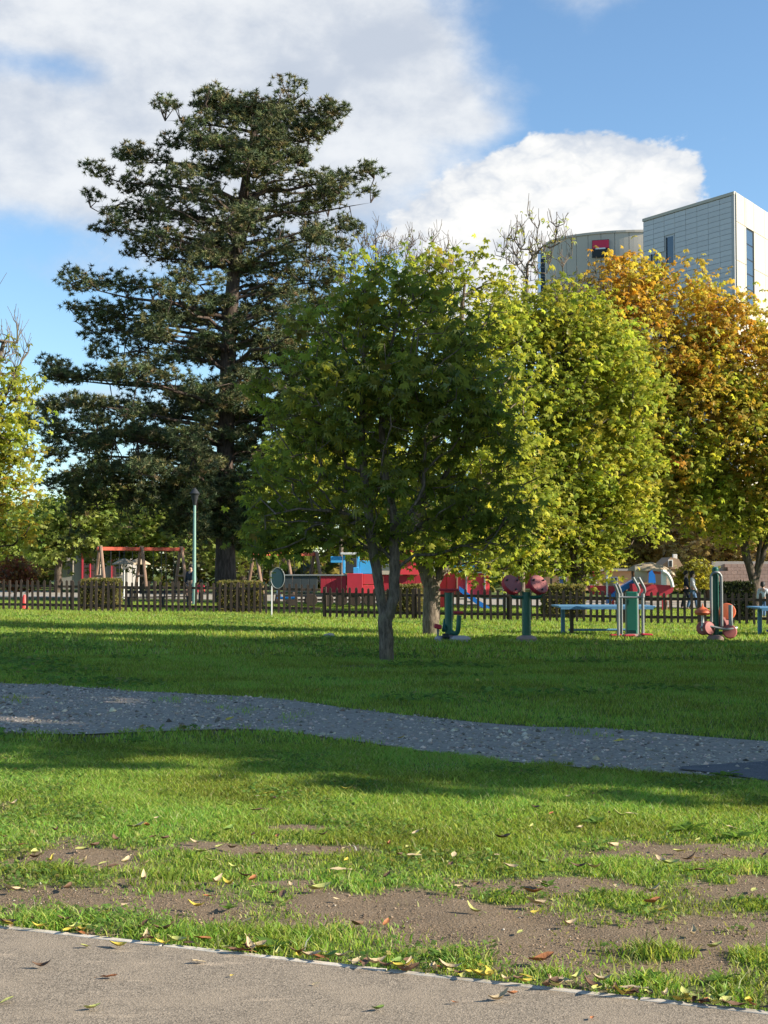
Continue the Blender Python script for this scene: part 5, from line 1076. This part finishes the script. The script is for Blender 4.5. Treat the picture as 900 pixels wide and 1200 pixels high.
for px, py, ci, v, rz, sc, lab in [(128, 1148, 3, 0, .1, .8, 'rusty red fallen leaf flat on the asphalt below the left end of the edging'), (108, 1185, 1, 1, .3, .6, 'curled yellow green leaf on the asphalt at the bottom left'), (443, 1186, 5, 1, .6, .55, 'small dark green leaf on the asphalt near the bottom centre'),
        (586, 1174, 2, 3, .4, .95, 'long tan fallen leaf on the asphalt below the middle of the edging'), (272, 1146, 0, 2, .8, .3, 'tiny yellow leaf on the asphalt left of centre'), (8, 1176, 1, 0, .7, .7, 'yellow green leaf on the asphalt at the left photo edge'), (100, 1112, 1, 2, .2, .6, 'pale leaf just off the edging at the left'),
        (533, 1178, 3, 2, .2, .4, 'small reddish leaf on the asphalt near the long tan leaf'), (138, 1112, 0, 1, -.3, .85, 'bright yellow leaf lying across the edging at the left'), (563, 1147, 0, 1, -.2, 1.0, 'bright yellow leaf leaning on the edging at centre'), (370, 1156, 2, 0, 0, .4, 'small tan leaf on the asphalt near the edging, centre left'),
        (50, 1136, 4, 3, 0, .8, 'dark thin leaf on the asphalt at left'), (600, 1168, 3, 1, .5, .5, 'reddish leaf on the asphalt touching the long tan leaf'), (232, 1130, 2, 0, .2, .7, 'faded tan leaf flat on the asphalt left of centre'), (694, 1196, 3, 2, .9, .4, 'reddish scrap of leaf at the bottom edge, right of centre'),
        (627, 1062, 2, 1, .3, 1.05, 'pale tan star shaped leaf on the bare soil right of centre'), (625, 1049, 3, 1, -.2, 1.0, 'orange brown leaf at the edge of a grass clump right of centre'), (628, 1072, 0, 2, .3, .7, 'yellow leaf under the pale tan leaf on the soil'), (375, 1045, 1, 1, .2, 1.2, 'large yellow green leaf on the bare soil at centre left'),
        (230, 1065, 0, 3, -.2, .9, 'thin yellow leaf on the bare soil at left'), (160, 972, 2, 1, .0, 1.1, 'orange tan leaf in the grass at left'), (667, 1086, 2, 3, .6, .9, 'thin pale curled leaf on the bare soil right of centre'), (96, 998, 1, 2, .3, 1., 'bright yellow green leaf by the upper bare patch at left'), (635, 1130, 3, 1, .4, 1.2, 'rusty orange leaf on the grass at the edging, right of centre'),
        (315, 932, 0, 2, .1, 1.0, 'yellow leaf lying on the lawn left of centre'), (407, 927, 0, 3, .1, 1.0, 'yellow leaf lying on the lawn at centre'), (838, 1113, 1, 1, .4, .8, 'pale leaf on the bare soil at right'), (780, 1070, 0, 1, .1, .9, 'yellow leaf beside the grass clump at right')]:
    leaf(gnd(px, py), ci, v, rz, lab, None, .15, sc, .004)
def zone(f): return ['at the left edge', 'left of centre', 'near the centre', 'right of centre', 'at the right edge'][max(0, min(4, int(f*5)))]
ENT = [0]*6
for i in range(140):        # litter along the edging
    s = R.uniform(-.3, 3.6); off = abs(R.gauss(.015, .06))+.005; c = PA+kd*s+kn*off
    if s < 1.0 and R.random() < .25: continue
    ci = R.choices(range(6), [2.4, 3, 4, 1.4, 3, .6])[0]; leaf(c, ci, R.randrange(4), R.uniform(0, 6.28), ('curled ' if i % 2 else 'flat ')+LC[ci][0]+' leaf in the leaf litter along the edging, '+zone((c.x/c.y*FPX+450)/900), 'leaf litter along the edging', .12, R.uniform(.6, 1.05), R.uniform(.004, .016))
for i in range(120):
    px, py = R.uniform(-10, 910), R.triangular(915, 1130, 1010); c = gnd(px, py)
    if kerb_off(c.x, c.y) < .15: continue
    ci = R.choices(range(6), [.7, 2.4, 3.6, 1.3, 3, .3])[0]; g_ = float(grassd(c.x, c.y)) > .5
    leaf(c, ci, R.randrange(4), R.uniform(0, 6.28), ('curled ' if i % 2 else 'flat ')+LC[ci][0]+(' leaf caught in the grass, ' if g_ else ' leaf on the bare soil, ')+('far ' if py < 985 else 'middle ' if py < 1040 else 'near ')+'strip, '+zone(px/900), 'fallen leaves on the lawn', .16, R.uniform(.5, 1.1), .025 if g_ else .004)
for px, py in ((725, 873), (372, 812), (270, 847), (470, 870), (820, 770), (560, 800)): 
    c = gnd(px, py); leaf(c, 0, R.randrange(4), R.uniform(0, 6), 'yellow leaf far out on the shaded gravel or lawn', 'stray yellow leaves in the shade', .3, 1.3, .03)
# broad leaved weeds
def weed(px, py, r, nl, label, seed, col=(.13, .22, .045)):
    rr = np.random.default_rng(seed); b = gnd(px, py); t = empty('weed', b, label, 'weed')
    V = []; F = []; Cc = []
    ms = []
    for v in range(2):
        tv = []; n = 5
        for i in range(n):
            f = i/(n-1); hw = .20*max(.05, math.sin(PI*min(1, f*.9+.06)))
            for j in (-1, 0, 1): tv.append((f, j*hw*(1+.2*math.sin(f*15)), .40*f*(1-f*.8)+abs(j)*.05))
        tf = [(i*3+j, i*3+3+j, i*3+4+j, i*3+1+j) for i in range(n-1) for j in range(2)]
        me = mesh_np('leaf', np.array(tv)*r, tf, np.array([col])*(1+.2*v), True); me.materials.append(LEAF); ms.append(me)
    for k in range(nl):
        o = link('leaf', ms[k % 2], None, t); o.rotation_euler = (rr.normal(0, .2), rr.uniform(-.45, .05), k*2.4+rr.uniform(-.3, .3)); s_ = rr.uniform(.6, 1.15); o.scale = (s_, s_, s_)
for a in [(805, 974, .13, 13, 'large broad leaved weed at the upper edge of the right bare patch', 1), (862, 982, .12, 11, 'broad leaved weed right of the largest weed', 2), (755, 1150, .085, 10, 'small leafy weed at the edging right of centre', 3), (845, 1150, .075, 9, 'small leafy weed by the edging at the right', 4), (320, 1112, .10, 12, 'bright green weed in the grass strip along the edging', 5),
          (268, 1066, .06, 8, 'tiny weed at the left bare patch beside the grass strip', 6), (700, 965, .10, 10, 'weed standing in the lawn right of centre', 7), (160, 870, .12, 8, 'weed at the near edge of the gravel path', 8), (850, 910, .12, 12, 'tuft of weed beside the dark asphalt patch at right', 9), (520, 1125, .075, 10, 'leafy weed clump on the soil near the edging', 10), (640, 1040, .07, 8, 'small weed at the edge of the central bare soil', 11)]:
    weed(*a)
